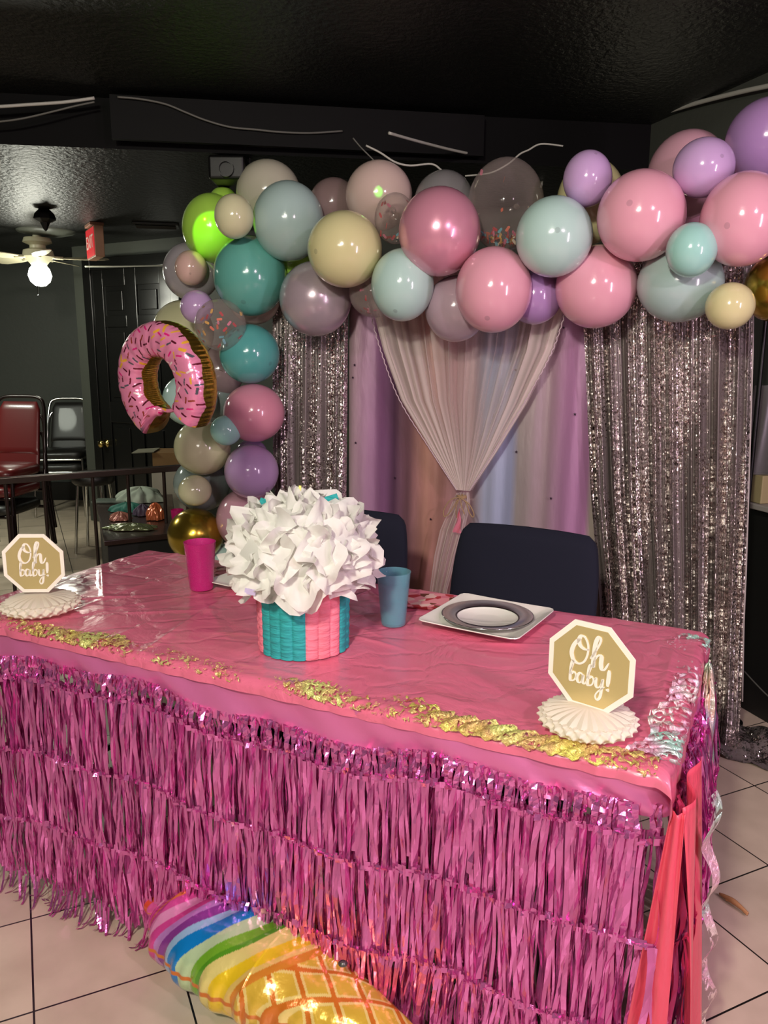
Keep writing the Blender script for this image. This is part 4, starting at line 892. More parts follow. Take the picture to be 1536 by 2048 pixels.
# ------------------------------------------------------------------ honeycomb table signs
M_hc = bpy.data.materials.new('white_honeycomb_paper'); M_hc.use_nodes = True; nt = M_hc.node_tree; nt.nodes.clear()
_o = nt.nodes.new('ShaderNodeOutputMaterial'); _m = nt.nodes.new('ShaderNodeMixShader'); _d = nt.nodes.new('ShaderNodeBsdfDiffuse'); _t = nt.nodes.new('ShaderNodeBsdfTranslucent'); _m.inputs[0].default_value = .3
_d.inputs[0].default_value = srgb(246, 240, 224); _t.inputs[0].default_value = srgb(250, 240, 220); nt.links.new(_d.outputs[0], _m.inputs[1]); nt.links.new(_t.outputs[0], _m.inputs[2]); nt.links.new(_m.outputs[0], _o.inputs[0])
M_goldc = mat('mirror_gold_card', srgb(226, 206, 146), .26, .5, bump=(6, .12, .02)); M_wc = mat('white_card', srgb(248, 240, 228), .6)
def stroke(mb, pts, w0, w1, y, th=.0012, n=8):
    P = catmull([(p[0], 0, p[1]) for p in pts], n); m = len(P); Lf, Rt = [], []
    for i, p in enumerate(P):
        t = (P[min(i+1, m-1)]-P[max(i-1, 0)]); t = t.normalized() if t.length > 0 else Vector((1, 0, 0)); nn = Vector((-t.z, 0, t.x)); dn = max(0, -t.z)*.85+.12*abs(t.z)
        ww = (w0+(w1-w0)*dn)*(.55+.45*min(1, i/4, (m-1-i)/4)); Lf.append(p+nn*ww); Rt.append(p-nn*ww)
    vs = [];
    for a, b in zip(Lf, Rt): vs += [(a.x, y, a.z), (b.x, y, b.z), (a.x, y+th, a.z), (b.x, y+th, b.z)]
    fs = []
    for i in range(m-1): j = 4*i; fs += [(j, j+1, j+5, j+4), (j+2, j+6, j+7, j+3), (j, j+4, j+6, j+2), (j+1, j+3, j+7, j+5)]
    fs += [(0, 2, 3, 1), (4*(m-1), 4*(m-1)+1, 4*(m-1)+3, 4*(m-1)+2)]; mb.add(vs, fs)
O_ = [(.44, .93), (.30, .86), (.14, .62), (.08, .34), (.18, .08), (.40, .0), (.62, .14), (.74, .44), (.74, .78), (.60, 1.04), (.44, 1.06), (.36, .90), (.42, .70), (.60, .60), (.80, .62)]
h_ = [(.86, .30), (1.02, .56), (1.20, .92), (1.24, 1.12), (1.14, 1.16), (1.04, .92), (1.00, .50), (.98, .0), (1.04, .30), (1.18, .50), (1.30, .46), (1.30, .20), (1.34, .02), (1.46, .04), (1.60, .30)]
bs = lambda x: [(x-.03, .25), (x+.10, .62), (x+.17, .88), (x+.11, .92), (x+.05, .66), (x+.03, .05), (x+.10, -.02), (x+.24, .06), (x+.30, .28), (x+.20, .42), (x+.06, .28)]
as_ = lambda x: [(x+.28, .38), (x+.12, .44), (x, .22), (x+.06, .0), (x+.20, .04), (x+.29, .38), (x+.28, .06), (x+.38, .0), (x+.46, .16)]
ys = lambda x: [(x-.04, .30), (x+.03, .40), (x+.04, .08), (x+.14, -.01), (x+.26, .12), (x+.34, .42), (x+.32, .02), (x+.26, -.42), (x+.12, -.58), (x+.04, -.42), (x+.16, -.18), (x+.44, .10)]
def honey_sign(base_px, bw, oct_px, oh, yaw, label, card_dx=0):
    P = on_z(*base_px, ZT); s_ = pxm(P); Rb = bw/2/s_; P = P+Vector((0, Rb*.55, 0)); s_ = pxm(P); Rb = bw/2/s_
    o = empty('table_sign', P, 0, label, 'table sign', 'gold table signs on honeycomb bases')
    hb = MB(); NL = 24; hh = Rb*.62; rows = 14
    def hf(a, b):
        an = a*2*PI; th = -.5*PI*.72+b*(PI*.5*.72+PI*.5)
        R_ = Rb*math.cos(th)**.8 if math.cos(th) > 0 else 0; z = hh*.42*(1+math.sin(th)/1.0)*1.0
        z = max(0, hh*.5*(math.sin(th)-math.sin(-.36*PI))/(1-math.sin(-.36*PI))*1.6)
        f = NL*an/2/PI; saw = abs((f % 1)-.5)*2; saw2 = abs(((f+.5) % 1)-.5)*2; k = (b*7) % 1; mix_ = .5-.5*math.cos(2*PI*b*3.2) if b < .62 else 1
        pl = saw*(1-mix_)+saw2*mix_
        dr = Rb*.13*(pl-.5)*math.cos(th)**.5 if math.cos(th) > 0 else 0
        return Vector(((R_+dr)*math.cos(an), (R_+dr)*math.sin(an), z))
    hb.grid(hf, NL*8, 40, wrap=True)
    hb.build('honeycomb_base', M_hc, o, smooth=False)
    q = at_y(oct_px[0], oct_px[1], P.y-.0)-P; hgt = oh/2/s_; rc = hgt/math.cos(PI/8)
    card = empty('c', (0, 0, 0)); M4 = Matrix.Translation((q.x, q.y, q.z)) @ Matrix.Rotation(yaw, 4, 'Z')
    bpy.data.objects.remove(card)
    octo = lambda r, y: [Vector((r*math.cos(PI/8+k*PI/4), y, r*math.sin(PI/8+k*PI/4))) for k in range(8)]
    mb = MB(); v = octo(rc, -.0)+octo(rc, .0022); mb.add([M4 @ p for p in v], [tuple(range(8)), tuple(range(8, 16))[::-1]]+[(i, (i+1) % 8+0, 8+(i+1) % 8, 8+i) for i in range(8)])
    cd = mb.build('sign_card', M_wc, o)
    mb = MB(); mb.add([M4 @ p for p in octo(rc*.88, -.0006)+octo(rc*.88, -.0001)], [tuple(range(8)), tuple(range(8, 16))[::-1]]+[(i, (i+1) % 8, 8+(i+1) % 8, 8+i) for i in range(8)]); mb.build('gold_face', M_goldc, cd)['label'] = 'mirror gold face of the card'
    mb = MB(); k = hgt*.62
    tr = lambda pts, sx, sz, dx, dz: [(p[0]*sx+dx, p[1]*sz+dz) for p in pts]
    for st_ in (O_, h_): stroke(mb, tr(st_, k*.92, k*.98, -k*.78, k*.03), k*.034, k*.082, -.0022)
    sx = k*.80; x0 = -k*.74
    for st_ in (bs(0), as_(.36), bs(.84), ys(1.22)): stroke(mb, tr(st_, sx, k*.80, x0, -k*.66), k*.026, k*.056, -.0022)
    stroke(mb, tr([(1.84, .92), (1.83, .6), (1.80, .16)], sx, k*.8, x0, -k*.66), k*.03, k*.075, -.0022)
    stroke(mb, tr([(1.775, .05), (1.80, .0), (1.785, -.05)], sx, k*.8, x0, -k*.66), k*.055, k*.07, -.0022)
    mb.v = [tuple(M4 @ Vector(p)) for p in mb.v]; mb.build('lettering', M_wc, cd)['label'] = 'white script lettering Oh baby!'
    return o
honey_sign((66, 1236), 146, (67, 1127), 119, math.radians(2), 'gold octagon sign reading Oh baby! at the far left corner of the table')
honey_sign((1187, 1480), 190, (1180, 1334), 180, math.radians(-40), 'gold octagon sign reading Oh baby! turned sideways at the front right of the table')

# ------------------------------------------------------------------ ice cream foil balloon on the floor
def icecream():
    A = on_z(296, 1822, .06); Bp = on_z(905, 2165, .06); ax = (Bp-A); Ln = ax.length; ax.normalize(); sd_ = Vector((-ax.y, ax.x, 0))
    nu, nv = 560, 260; u = np.linspace(0, 1, nu)[:, None]; ph = np.linspace(0, 2*PI, nv, endpoint=False)[None, :]
    kx = [0, .02, .045, .065, .09, .15, .22, .30, .38, .44, .50, .55, .60, .70, .85, .97, 1.0]
    ky = [.0, .030, .036, .030, .072, .118, .134, .144, .150, .148, .146, .135, .118, .090, .050, .016, .0]
    hw = np.interp(u, kx, ky)*(Ln/1.0)*1.02; 
    hw = hw*(1+.035*np.sin(u*52)*(u < .5)*(u > .1))
    cs, sn = np.cos(ph), np.sin(ph)
    wr = 1+.02*np.sin(u*170+3*np.sin(ph*2))*np.exp(-(sn/.4)**2)
    S_ = hw*cs*wr; Z_ = hw*.72*np.sign(sn)*np.abs(sn)**.85
    Z_ = Z_*(1+.03*np.sin(u*60+ph*3)) ; Xa = u*Ln*np.ones_like(ph)
    s_n = (S_/np.maximum(hw, 1e-6)); S_abs = S_/Ln
    # stripes sweep diagonally across the swirl
    t = u/1.1 - .38*S_abs*1.0 + .10*(S_abs/.15)**2*.5; t = t*np.ones_like(ph)
    col = np.zeros((nu, nv, 4)); C_ = lambda *c: np.array(srgb(*c))
    bands_ = [(0, (226, 92, 160)), (.03, (236, 90, 60)), (.05, (226, 92, 160)), (.085, (236, 150, 190)), (.11, (214, 70, 150)), (.14, (240, 130, 70)), (.155, (216, 80, 155)), (.18, (232, 150, 196)), (.215, (214, 72, 150)), (.24, (190, 130, 200)), (.262, (140, 62, 150)), (.29, (160, 195, 230)), (.315, (20, 130, 205)), (.36, (190, 216, 170)), (.395, (122, 186, 50)), (.425, (90, 160, 40)), (.44, (228, 214, 130)), (.475, (240, 205, 40)), (.51, (235, 200, 110)), (.53, (0, 0, 0))]
    for p, c in bands_: col[t >= p] = C_(*c)
    cone = t >= .525
    g1 = np.abs(((Xa/Ln*8.5+S_abs*12.5) % 1)-.5); g2 = np.abs(((Xa/Ln*8.5-S_abs*12.5) % 1)-.5); g = np.minimum(g1, g2)
    cc = np.where(g[..., None] < .08, C_(214, 120, 40), np.where(g[..., None] < .17, C_(240, 214, 130), C_(222, 184, 66))); col[cone] = cc[cone]
    col[(cone) & (t < .545)] = C_(220, 140, 50)
    bot = (sn < -.05) & (u > .45)*np.ones_like(ph, bool); col[np.abs(sn*np.ones_like(u)) < .03] = C_(214, 120, 40)
    O = np.array(A); Va = np.array(ax); Vs = np.array(sd_)
    sag_ = .0
    V = (Xa[..., None]*Va + S_[..., None]*Vs + Z_[..., None]*np.array([0, 0, 1.])).reshape(-1, 3)
    V[:, 2] = np.maximum(V[:, 2]+.092, .0035)-A.z
    idx = np.arange(nu*nv).reshape(nu, nv); f = np.stack([idx[:-1], np.roll(idx[:-1], -1, 1), np.roll(idx[1:], -1, 1), idx[1:]], -1).reshape(-1, 4)
    mb = MB(); mb.v = [tuple(p) for p in V]; mb.f = [tuple(q) for q in f]; mb.m = [0]*len(f)
    o = mb.build('ice_cream_balloon', attr_mat('printed_glossy_foil', .2, .25, .5, bump=(16, .45, .012)), smooth=True, loc=A); color_attr(o, col.reshape(-1, 4))
    tag(o, 'swirled rainbow ice cream cone foil balloon lying on the floor tiles', 'foil balloon')
    c = on_z(688, 1998, .16)-A; c = ax*(Ln*.70)+Vector((0, 0, .095+.088*.62*Ln*.99))-sd_*0
    MB().lathe([(0, .0), (.009, .0), (.010, .002), (.006, .004), (.006, .006), (0, .006)], 20, c+Vector((0, 0, -.004))).build('valve', mat('grey_valve', srgb(110, 110, 105), .3, .6), o, smooth=True)
icecream()
sc_ = on_z(1468, 1812, .004); mb = MB(); mb.tube(catmull([(-.020, .045, .003), (-.006, .018, .008), (.004, -.004, .010), (.022, -.034, .004)], 6), [.003+.0045*math.sin(PI*i/18) for i in range(19)], 8)
mb.tube(catmull([(-.014, .020, .004), (.004, -.002, .006), (.018, -.038, .003)], 6), .0025, 6)
tag(mb.build('dry_leaf', mat('dry_tan_leaf', srgb(176, 128, 84), .7), smooth=True, loc=sc_), 'small dry tan leaf scrap on the tiles at the right', 'leaf')

# ------------------------------------------------------------------ left side of the room
M_chrome = mat('chrome', srgb(200, 200, 195), .12, 1); M_maroon = mat('maroon_vinyl', srgb(92, 26, 26), .3, coat=.3); M_bvinyl = mat('black_vinyl', srgb(22, 20, 17), .45, coat=.1); M_bframe = mat('brown_black_frame', srgb(30, 18, 16), .25, .3)
def stack_chair(loc, rz, mv, mf, label, group):
    c = empty('stacking_chair', loc, rz, label, 'chair', group)
    # seat front is -y
    mb = MB(); mb.grid(lambda a, b: Vector((.21*abs(math.cos(a*2*PI))**.4*(1 if math.cos(a*2*PI) > 0 else -1)*[.94, 1, 1, .9, .0][round(b*4)], .0+.21*abs(math.sin(a*2*PI))**.4*(1 if math.sin(a*2*PI) > 0 else -1)*[.94, 1, 1, .9, .0][round(b*4)], [.41, .42, .455, .475, .482][round(b*4)])), 48, 4, wrap=True); mb.build('seat', mv, c, smooth=True)
    mb = MB()
    def bkf(a, b):
        t = a*2*PI; cs, sn = math.cos(t), math.sin(t); hw = .165-.02*b; zz = .52+.36*b
        return Vector((hw*abs(cs)**.4*(1 if cs > 0 else -1)*(1-.5*max(0, b-.85)/.15*.3), .22+.10*b+.022*abs(sn)**.7*(1 if sn > 0 else -1)*(min(1, min(b, 1-b)*12+.15)), zz))
    mb.grid(bkf, 40, 20, wrap=True); mb.build('back_pad', mv, c, smooth=True)
    fr_ = catmull([(-.20, .235, .42), (-.195, .25, .60), (-.175, .31, .84), (-.13, .328, .905), (0, .332, .915), (.13, .328, .905), (.175, .31, .84), (.195, .25, .60), (.20, .235, .42)], 6); MB().tube(fr_, .012, 10).build('back_frame', mf, c, smooth=True)
    for sx in (-1, 1):
        MB().tube([(sx*.20, -.19, .415), (sx*.215, -.225, .0)], .011, 10).build('leg', mf, c, smooth=True, ang=.8)
        MB().tube([(sx*.20, .235, .42), (sx*.215, .27, .0)], .011, 10).build('leg', mf, c, smooth=True, ang=.8)
    for y_ in (-.19, .20): MB().tube([(-.20, y_, .40), (.20, y_, .40)], .011, 8).build('rail', mf, c, smooth=True, ang=.8)
    return c
Pb = at_y(133, 1000, 7.1); Pb.z = 0
stack_chair(Pb, math.radians(8), M_bvinyl, M_chrome, 'black vinyl stacking chair by the far wall, lower one of its stack', 'black stacking chairs by the far wall')
stack_chair(Pb+Vector((0, .02, .11)), math.radians(8), M_bvinyl, M_chrome, 'black vinyl stacking chair by the far wall, on top of its stack', 'black stacking chairs by the far wall')
Pm = Vector((at_y(-2, 1000, 5.15).x, 5.15, 0))
for k, nm in enumerate(('bottom one of its stack at the left edge', 'middle one of its stack at the left edge', 'topmost of its stack at the left edge')):
    stack_chair(Pm+Vector((0,   .02*k, .115*k)), math.radians(-6), M_maroon if k else M_bvinyl, M_bframe, ('maroon vinyl stacking chair, ' if k else 'black brown vinyl chair with thick seat, ')+nm, 'stacking chairs at the left edge')
# metal railing
Ra = on_z(-150, 972, .82); Ra = at_y(-60, 966, 4.15); Rb_ = at_y(420, 931, 4.62); zr = (Ra.z+Rb_.z)/2; rdir = (Rb_-Ra).normalized()
rail = empty('railing', Vector((Ra.x, Ra.y, 0)), 0, 'dark metal railing with thin posts and flat top rail at the left', 'railing'); M_rail = mat('dark_brown_rail', srgb(58, 46, 42), .3, .5)
mb = MB(); mm = (Ra+Rb_)/2; mb.box(mm-rail.location, ((Rb_-Ra).length, .045, .035), Matrix.Rotation(math.atan2(rdir.y, rdir.x), 3, 'Z') @ Matrix.Rotation(-math.asin(rdir.z), 3, 'Y')); mb.build('top_rail', M_rail, rail, bevel=.004)
for px in (4, 76, 172, 243, 319, 392):
    f = (px+60)/480; p = Ra.lerp(Rb_, f); 
    MB().tube([Vector((p.x, p.y, 0))-rail.location, Vector((p.x, p.y, p.z-.015))-rail.location], .010, 10).build('post', M_rail, rail, smooth=True, ang=.8)
mb = MB(); pa, pb2 = Ra.lerp(Rb_, 0), Ra.lerp(Rb_, 1)
mb.tube([Vector((pa.x, pa.y, .10))-rail.location, Vector((pb2.x, pb2.y, .10))-rail.location], .010, 10).build('bottom_rail', M_rail, rail, smooth=True)
# low coffee table with party things
zt_ = .46
cA, cB, cC, cD = on_z(208, 1082, zt_), on_z(352, 1066, zt_), on_z(345, 988, zt_), on_z(190, 998, zt_)
ct = empty('low_table', Vector(((cA.x+cC.x)/2, (cA.y+cC.y)/2, 0)), 0, 'low dark brown table covered with party supplies behind the railing', 'table'); M_dk = mat('dark_brown_laminate', srgb(44, 26, 20), .35, coat=.2)
pl = [((p-ct.location).x, (p-ct.location).y) for p in (cA, cB, cC, cD)]
MB().prism(pl, .03, Matrix.Translation((0, 0, zt_-.03))).build('table_top', M_dk, ct, bevel=.005)
MB().prism([(x*.93, y*.93) for x, y in pl], zt_-.03, Matrix.Translation((0, 0, 0))).build('pedestal', mat('black_pedestal', srgb(8, 8, 8), .6), ct)
def crumple(c, r_, h_, m, name, label, cat, seed, amp=.25):
    ph = np.random.default_rng(seed).random(9)*6
    def fn(a, b):
        an = a*2*PI; th = b*PI/2; k = 1+amp*(math.sin(5*an+ph[0]+3*b)*.5+math.sin(11*an+ph[1]-5*b)*.35+math.sin(19*an+ph[2]+9*b)*.2)
        return Vector((r_[0]*math.cos(th)*math.cos(an)*k, r_[1]*math.cos(th)*math.sin(an)*k, .003+h_*math.sin(th)*(1+.4*amp*math.sin(7*an+ph[3]))))
    mb = MB().grid(fn, 60, 14, wrap=True); return tag(mb.build(name, m, smooth=True, loc=c), label, cat)
Zt = zt_+.002
crumple(on_z(282, 1002, Zt), (.15, .10), .09, mat('white_tissue_cloth', srgb(168, 176, 160), .8), 'crumpled_cloth', 'crumpled pale grey cloth at the back of the low table', 'cloth', 1)
crumple(on_z(256, 1022, Zt), (.11, .06), .05, mat('teal_tissue', srgb(42, 110, 96), .6), 'tissue_paper', 'crumpled teal tissue paper on the low table', 'tissue paper', 2)
crumple(on_z(312, 1038, Zt), (.055, .06), .09, mat('orange_cellophane', srgb(206, 110, 70), .15, .3, coat=.5), 'cellophane_bag', 'orange cellophane wrapper at the right end of the low table', 'bag', 3)
crumple(on_z(285, 1030, Zt), (.05, .05), .06, mat('purple_tissue', srgb(86, 70, 92), .6), 'tissue_paper', 'small purple tissue bundle in the middle of the low table', 'tissue paper', 6)
crumple(on_z(240, 1040, Zt), (.06, .05), .045, mat('red_white_wrap', srgb(170, 110, 96), .3, .2), 'plastic_wrapper', 'reddish shiny wrapper at the left of the low table', 'wrapper', 4)
crumple(on_z(262, 1058, Zt), (.14, .06), .03, mat('clear_green_film', srgb(120, 128, 90), .1, .4, coat=.8, bump=(40, 1, .01)), 'plastic_bag', 'shiny clear plastic bag with yellow green tray at the front of the low table', 'bag', 5)
tp_ = on_z(222, 1004, Zt); tag(MB().box((0, 0, .008), (.22, .13, .014)).build('flat_package', mat('grey_plastic_pack', srgb(104, 112, 104), .25), loc=tp_, bevel=.004), 'flat grey plastic package at the back left of the low table', 'package')
tp_ = on_z(354, 1040, Zt+.0); tag(MB().lathe([(0, 0), (.028, 0), (.036, .11), (.034, .11), (.027, .004), (0, .004)], 24).build('pink_cup_stack', mat('magenta_plastic', srgb(190, 24, 108), .3), loc=on_z(352, 1066, .46)+Vector((-.02, .12, .0)), smooth=True, ang=.8), 'magenta plastic cup at the right end of the low table', 'cup')
# white carton with cardboard flap
Pc_ = at_y(345, 985, 5.9); Pc_.z = 0; bxw = empty('carton', Pc_, .1, 'white carton with an open brown top beside the black door', 'box')
MB().box((0, 0, .30), (.24, .30, .60)).build('carton_body', mat('white_carton', srgb(150, 142, 128), .7), bxw, bevel=.004)
MB().box((0, 0, .66), (.22, .28, .13)).build('carton_top', mat('brown_cardboard', srgb(112, 82, 44), .8), bxw, bevel=.003)
MB().box((-.17, -.05, .73), (.16, .24, .006), Euler((0, -.05, 0)).to_matrix()).build('flap', mat('grey_flap', srgb(110, 106, 90), .8), bxw)
# round stool with chrome legs
Ps = at_y(192, 1040, 5.7); Ps.z = 0; st_ = empty('stool', Ps, 0, 'black topped chrome stool left of the low table', 'stool')
MB().lathe([(0, .50), (.13, .50), (.15, .52), (.15, .56), (.13, .585), (0, .59)], 32).build('seat', M_bvinyl, st_, smooth=True)
for k in range(4): a = PI/4+k*PI/2; MB().tube([(.12*math.cos(a), .12*math.sin(a), .50), (.17*math.cos(a), .17*math.sin(a), 0)], .011, 10).build('leg', M_chrome, st_, smooth=True, ang=.8)

# ------------------------------------------------------------------ ceiling fan, exit sign, vent, projector
M_fan = mat('cream_fan_enamel', srgb(196, 190, 160), .35)
Pf = at_y(76, 500, 5.9); Pf.z = LOW; fan = empty('ceiling_fan', Pf, 0, 'cream ceiling fan with a glowing globe over the far left of the room', 'ceiling fan')
Pf.z -= .05; fan.location = Pf
MB().lathe([(0, .05), (.03, .05), (.03, 0), (.09, 0), (.10, -.03), (.055, -.05), (.055, -.07), (.10, -.085), (.11, -.13), (.07, -.165), (.05, -.19), (.0, -.19)], 32).build('housing', M_fan, fan, smooth=True, ang=.7)
for k in range(5):
    a = math.radians(8+72*k); Mz = Matrix.Rotation(a, 3, 'Z') @ Matrix.Rotation(math.radians(12), 3, 'X'); pl = [(.15, -.035), (.25, -.055), (.42, -.065), (.47, -.05), (.49, 0), (.47, .05), (.42, .065), (.25, .055), (.15, .035)]
    b_ = MB().prism(pl, .007, Matrix.Translation((0, 0, -.14)) @ Mz.to_4x4()).build('blade', M_fan, fan, bevel=.002)
    MB().tube([Mz @ Vector((.06, 0, 0))+Vector((0, 0, -.13)), Mz @ Vector((.17, 0, 0))+Vector((0, 0, -.137))], .012, 8).build('blade_arm', M_fan, b_, smooth=True)
M_glow = mat('glowing_globe', (1, 1, 1, 1), .3, emit=((1, 1, .86, 1), 14))
MB().lathe([(0, -.335), (.035, -.33), (.068, -.30), (.082, -.26), (.07, -.215), (.05, -.19)], 28, fn=lambda a, z: 1+.04*math.cos(8*a)).build('glass_globe', M_glow, fan, smooth=True)['label'] = 'glowing fluted glass globe'
MB().tube([(.01, -.05, -.19), (.01, -.085, -.40)], .0025, 6).build('pull_chain', M_chrome, fan)
fl = bpy.data.lights.new('fan_light', 'POINT'); fl.energy = 12; fl.color = (1, 1, .84); fl.shadow_soft_size = .09; fo = bpy.data.objects.new('fan_light', fl); COL.objects.link(fo); fo.location = Pf+Vector((0, -.02, -.44))
Pd = on_z(92, 462, LOW); mb = MB().lathe([(0, -.035), (.12, -.03), (.19, -.012), (.20, 0), (.0, 0)], 40); tag(mb.build('ceiling_dish', mat('grey_dish', srgb(96, 100, 92), .4), loc=Pd, smooth=True, ang=.7), 'shallow grey dish shape on the low ceiling above the fan', 'ceiling shape')  # saucer shape set at a grey oval of the ceiling
Pk = on_z(88, 418, LOW); mb = MB().lathe([(0, -.13), (.012, -.12), (.03, -.08), (.07, -.06), (.06, -.03), (.03, 0), (0, 0)], 8); tag(mb.build('fan_reflection', M_blk, loc=Pk), 'small black shape standing for the dark fan reflection in the ceiling, above the grey dish', 'ceiling shape')  # solid shape added in place of the fan's dark reflection
Pe = on_z(188, 448, LOW); ex = empty('exit_sign', Pe, math.radians(-60), 'boxy exit sign with a red face hanging from the low ceiling, seen nearly edge on', 'sign')
MB().box((0, 0, -.01), (.20, .09, .02)).build('mounting_plate', mat('pinkish_plate', srgb(170, 120, 96), .5), ex, bevel=.003)
MB().box((0, 0, -.125), (.30, .06, .20)).build('sign_box', mat('tan_box', srgb(150, 110, 80), .5), ex, bevel=.004)
fx = MB().box((0, -.032, -.125), (.28, .004, .18)).build('red_face', mat('red_exit_face', srgb(200, 26, 34), .4, emit=((1, .03, .05, 1), .25)), ex)
def blk_text(parent, s, size, M4, mtl, name='lettering'):
    cu = bpy.data.curves.new(name, 'FONT'); cu.body = s; cu.size = size; cu.align_x = 'CENTER'; cu.align_y = 'CENTER'; cu.extrude = .0015
    o = bpy.data.objects.new(name, cu); COL.objects.link(o); dg = bpy.context.evaluated_depsgraph_get(); me = bpy.data.meshes.new_from_object(o.evaluated_get(dg)); bpy.data.objects.remove(o)
    me.materials.clear(); me.materials.append(mtl); o = bpy.data.objects.new(name, me); COL.objects.link(o); o.parent = parent; o.matrix_local = M4; return o
blk_text(ex, 'EXIT', .12, Matrix.Translation((0, -.036, -.125)) @ Matrix.Rotation(PI/2, 4, 'X'), mat('exit_white', srgb(250, 220, 210), .5))
Pv = on_z(312, 448, LOW); vt = empty('ceiling_vent', Pv, .2, 'dark slatted vent on the low ceiling right of the exit sign', 'vent')
MB().box((0, 0, -.008), (.30, .16, .016)).build('vent_frame', mat('dark_vent', srgb(34, 35, 33), .4), vt, bevel=.003)
for k in range(5): MB().box((0, -.05+.025*k, -.020), (.26, .012, .006), Euler((.5, 0, 0)).to_matrix()).build('slat', bpy.data.materials['dark_vent'], vt)
Pp = on_z(462, 318, LOW); Pp = at_y(462, 345, 3.75); pj = empty('light_projector', Pp, 0, 'black party light projector hanging behind the top left of the balloon arch', 'projector')
MB().box((0, 0, 0), (.16, .22, .10)).build('projector_body', M_blk, pj, bevel=.012)
MB().tube([(-.085, 0, 0), (-.085, 0, .09), (.085, 0, .09), (.085, 0, 0)], .006, 8).build('bracket', M_blk, pj)
MB().tube([(0, 0, .09), (0, 0, LOW-Pp.z)], .012, 10).build('hanging_stem', M_blk, pj)
MB().lathe([(0, 0), (.035, 0), (.035, .03), (.028, .03), (.028, .012), (0, .012)], 24, (0, -.10, -.01), Matrix.Rotation(PI/2, 3, 'X')).build('lens_tube', M_blk, pj, smooth=True, ang=.7)
def spot(loc, tgt, pw_, col, ang, blend=.3):
    l = bpy.data.lights.new('green_beam', 'SPOT'); l.energy = pw_; l.color = col; l.spot_size = math.radians(ang); l.spot_blend = blend; l.shadow_soft_size = .004
    o = bpy.data.objects.new('green_beam', l); COL.objects.link(o); o.location = loc; o.rotation_euler = (Vector(tgt)-Vector(loc)).to_track_quat('-Z', 'Y').to_euler()
gt = on_bd(412, 455, .35)[2]; spot(gt+Vector((-.35, -.9, .45)), gt, 60, (.42, 1, .02), 13, .25)
gt = on_bd(447, 380, .14)[2]; spot(gt+Vector((-.12, -.25, .55)), gt, 14, (.05, 1, .02), 7)
gt = on_bd(757, 380, .28)[2]; spot(gt+Vector((0, -.6, .3)), gt, 45, (.1, 1, .05), 3.4, .9)
# ------------------------------------------------------------------ wires and conduit along the ceiling
M_wire = mat('white_cable', srgb(170, 170, 160), .5); M_gwire = mat('grey_cable', srgb(84, 84, 78), .5)
def hit_step(px, py):
    d = ray(px, py); n_ = Vector((-sd.y, sd.x, 0)); s_ = ((SB-Vector((0, 0, 0))-EYE).dot(n_)-.04*(1 if n_.y > 0 else -1))/d.dot(n_); return EYE+d*s_
def wire(pts, r_, m, name, label, fn): tag(MB().tube(catmull([fn(*p) for p in pts], 6), r_, 8).build(name, m, smooth=True), label, 'cable', 'cables under the ceiling')
wire([(-60, 216), (0, 213), (60, 209), (130, 204), (189, 196)], .0065, M_wire, 'ceiling_cable', 'thick white cable on the ceiling step at the upper left edge', hit_step)
wire([(-60, 246), (0, 243), (50, 236), (110, 222), (150, 212), (189, 204)], .004, M_gwire, 'ceiling_cable', 'thin grey cable just under the thick white one at the upper left', hit_step)
wire([(235, 194), (280, 198), (330, 208), (370, 224), (410, 240), (460, 254), (510, 259), (560, 264), (620, 266), (685, 262)], .0045, M_gwire, 'ceiling_cable', 'long grey cable sagging across the upper left ceiling', lambda x, y: hit_step(x, y))
c3 = lambda x, y: at_y(x, y, 3.35)
wire([(732, 291), (760, 305), (790, 324), (820, 331), (862, 328), (880, 338), (892, 350)], .004, M_wire, 'ceiling_cable', 'white cable looping down behind the middle of the balloon arch', c3)
wire([(778, 266), (830, 281), (900, 299), (954, 310), (1020, 320), (1084, 326), (1086, 345), (1082, 375)], .006, M_wire, 'ceiling_cable', 'white cable running right to the room corner above the arch', lambda x, y: at_y(x, y, 3.3+.9*max(0, x-778)/306))
wire([(930, 352), (980, 346), (1016, 328), (1040, 308), (1057, 300), (1082, 288), (1126, 292)], .0035, M_wire, 'ceiling_cable', 'thin white cable curling above the big clear balloon', c3)
wire([(706, 276), (722, 295), (745, 318), (760, 335)], .003, M_gwire, 'ceiling_cable', 'short dark cable dropping behind the beige pink balloon', c3)
def hit_wall(px, py, off=.03):
    d = ray(px, py); n_ = Vector((wd.y, -wd.x, 0)); n_ = n_ if n_.x < 0 else -n_; s_ = ((CR+n_*off-EYE).dot(n_))/d.dot(n_); return EYE+d*s_
cp = [(1088, 345), (1107, 318), (1150, 290), (1240, 254), (1320, 228), (1397, 205), (1480, 184), (1536, 172), (1600, 158)]
pc = empty('conduit', hit_wall(1300, 235), 0, 'pale conduit pipe climbing along the top of the right wall', 'conduit')
shift(MB().tube(catmull([hit_wall(*p) for p in cp], 6), .009, 10), pc.location).build('pipe', M_wire, pc, smooth=True)
kx_ = hit_wall(1243, 258, .035); shift(MB().tube([kx_+Vector((0, 0, .012)), kx_+Vector((.0, 0, -.03)), kx_+Vector((.006, -.01, -.04))], .006, 8), pc.location).build('clip', M_wire, pc, smooth=True)
wire([(170, 533), (220, 533), (280, 532), (330, 531), (400, 530)], .006, M_wire, 'wall_cable', 'white cable along the top of the wall beside the black door', lambda x, y: at_y(x, y, 6.0))

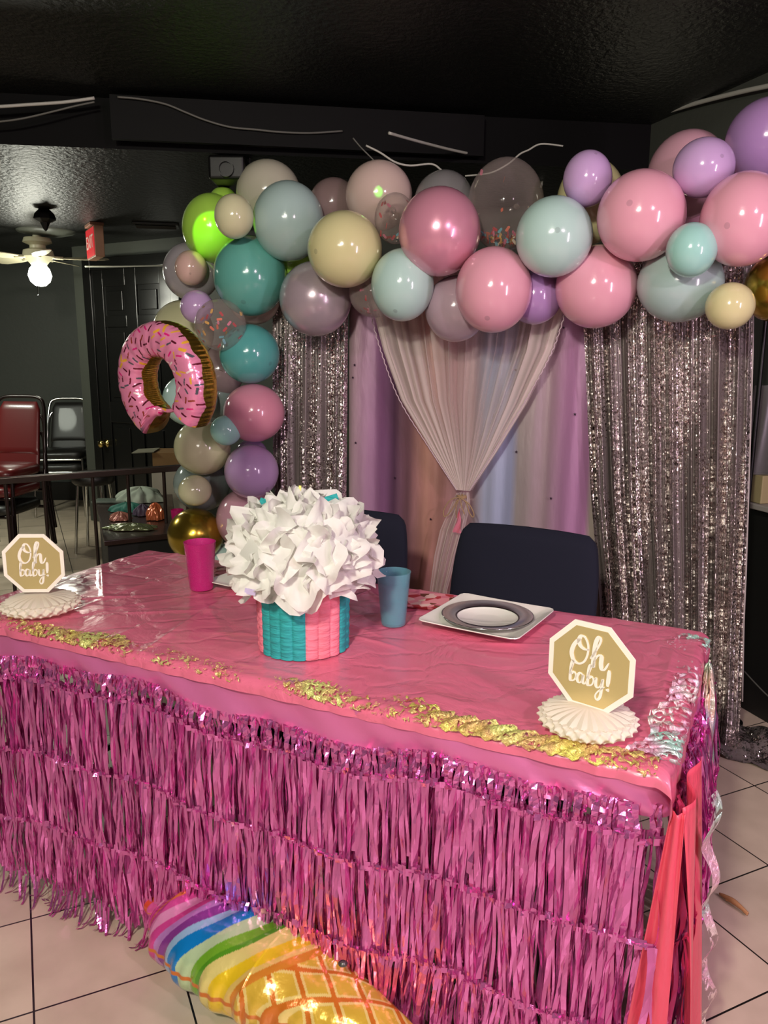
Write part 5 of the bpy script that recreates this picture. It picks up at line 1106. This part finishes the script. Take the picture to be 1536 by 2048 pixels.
# ------------------------------------------------------------------ right wall: dark wainscot, ledge and what stands there
nw = Vector((wd.y, -wd.x, 0)); nw = nw if nw.x < 0 else -nw
L0_ = hit_wall(1460, 1012, .0); L1_ = L0_+wd*1.6; L0_ = L0_-wd*.3; zl = hit_wall(1515, 1010, .06).z
MWR = Matrix.Rotation(math.atan2(wd.y, wd.x), 3, 'Z'); cm = (L0_+L1_)/2
struct(MB().box(Vector((cm.x, cm.y, zl/2))+nw*.012, ((L1_-L0_).length, .024, zl), MWR), 'trim_2', mat('black_panelling', srgb(9, 9, 9), .5))
struct(MB().box(Vector((cm.x, cm.y, zl))+nw*.05, ((L1_-L0_).length, .10, .022), MWR), 'trim_3', mat('white_ledge', srgb(150, 146, 140), .5), bevel=.004)
bp_ = hit_wall(1522, 985, .055); tag(MB().box((0, 0, .055), (.07, .06, .11), MWR).build('small_box', mat('cream_box', srgb(150, 138, 100), .6), loc=Vector((bp_.x, bp_.y, zl+.012)), bevel=.004), 'small cream box on the white wall ledge at the right edge', 'box')
bp_ = hit_wall(1532, 860, .05); mb = MB().grid(lambda a, b: Vector(((.06+.03*b)*math.cos(a*2*PI)*(1+.15*math.sin(a*25+b*3)), (.03)*math.sin(a*2*PI), .17-.34*b)), 60, 14, wrap=True)
tag(mb.build('hanging_plastic_bag', mat('grey_film', srgb(80, 80, 76), .25, alpha=.7), loc=bp_, smooth=True), 'grey plastic bag hanging on the wall right of the wide sequin curtain', 'bag')
wl = hit_wall(1273, 528, .06); wls = empty('wall_lamp', wl, 0, 'small lit wall lamp glimpsed between the pink and pale aqua balloons', 'lamp')
MB().lathe([(0, -.07), (.05, -.06), (.075, 0), (.05, .05), (0, .06)], 24).build('lamp_globe', mat('warm_glow', (1, 1, 1, 1), .4, emit=((1, .9, .66, 1), 5)), wls, smooth=True)
MB().lathe([(0, 0), (.04, 0), (.04, .02), (0, .02)], 20, (0, 0, .06)).build('lamp_cap', M_chrome, wls, smooth=True, ang=.6)
wire([(1488, 1342), (1510, 1366), (1536, 1392), (1580, 1430)], .003, M_gwire, 'floor_cable', 'thin black cable slanting down the wall right of the wide sequin curtain', lambda x, y: hit_wall(x, y, .04))
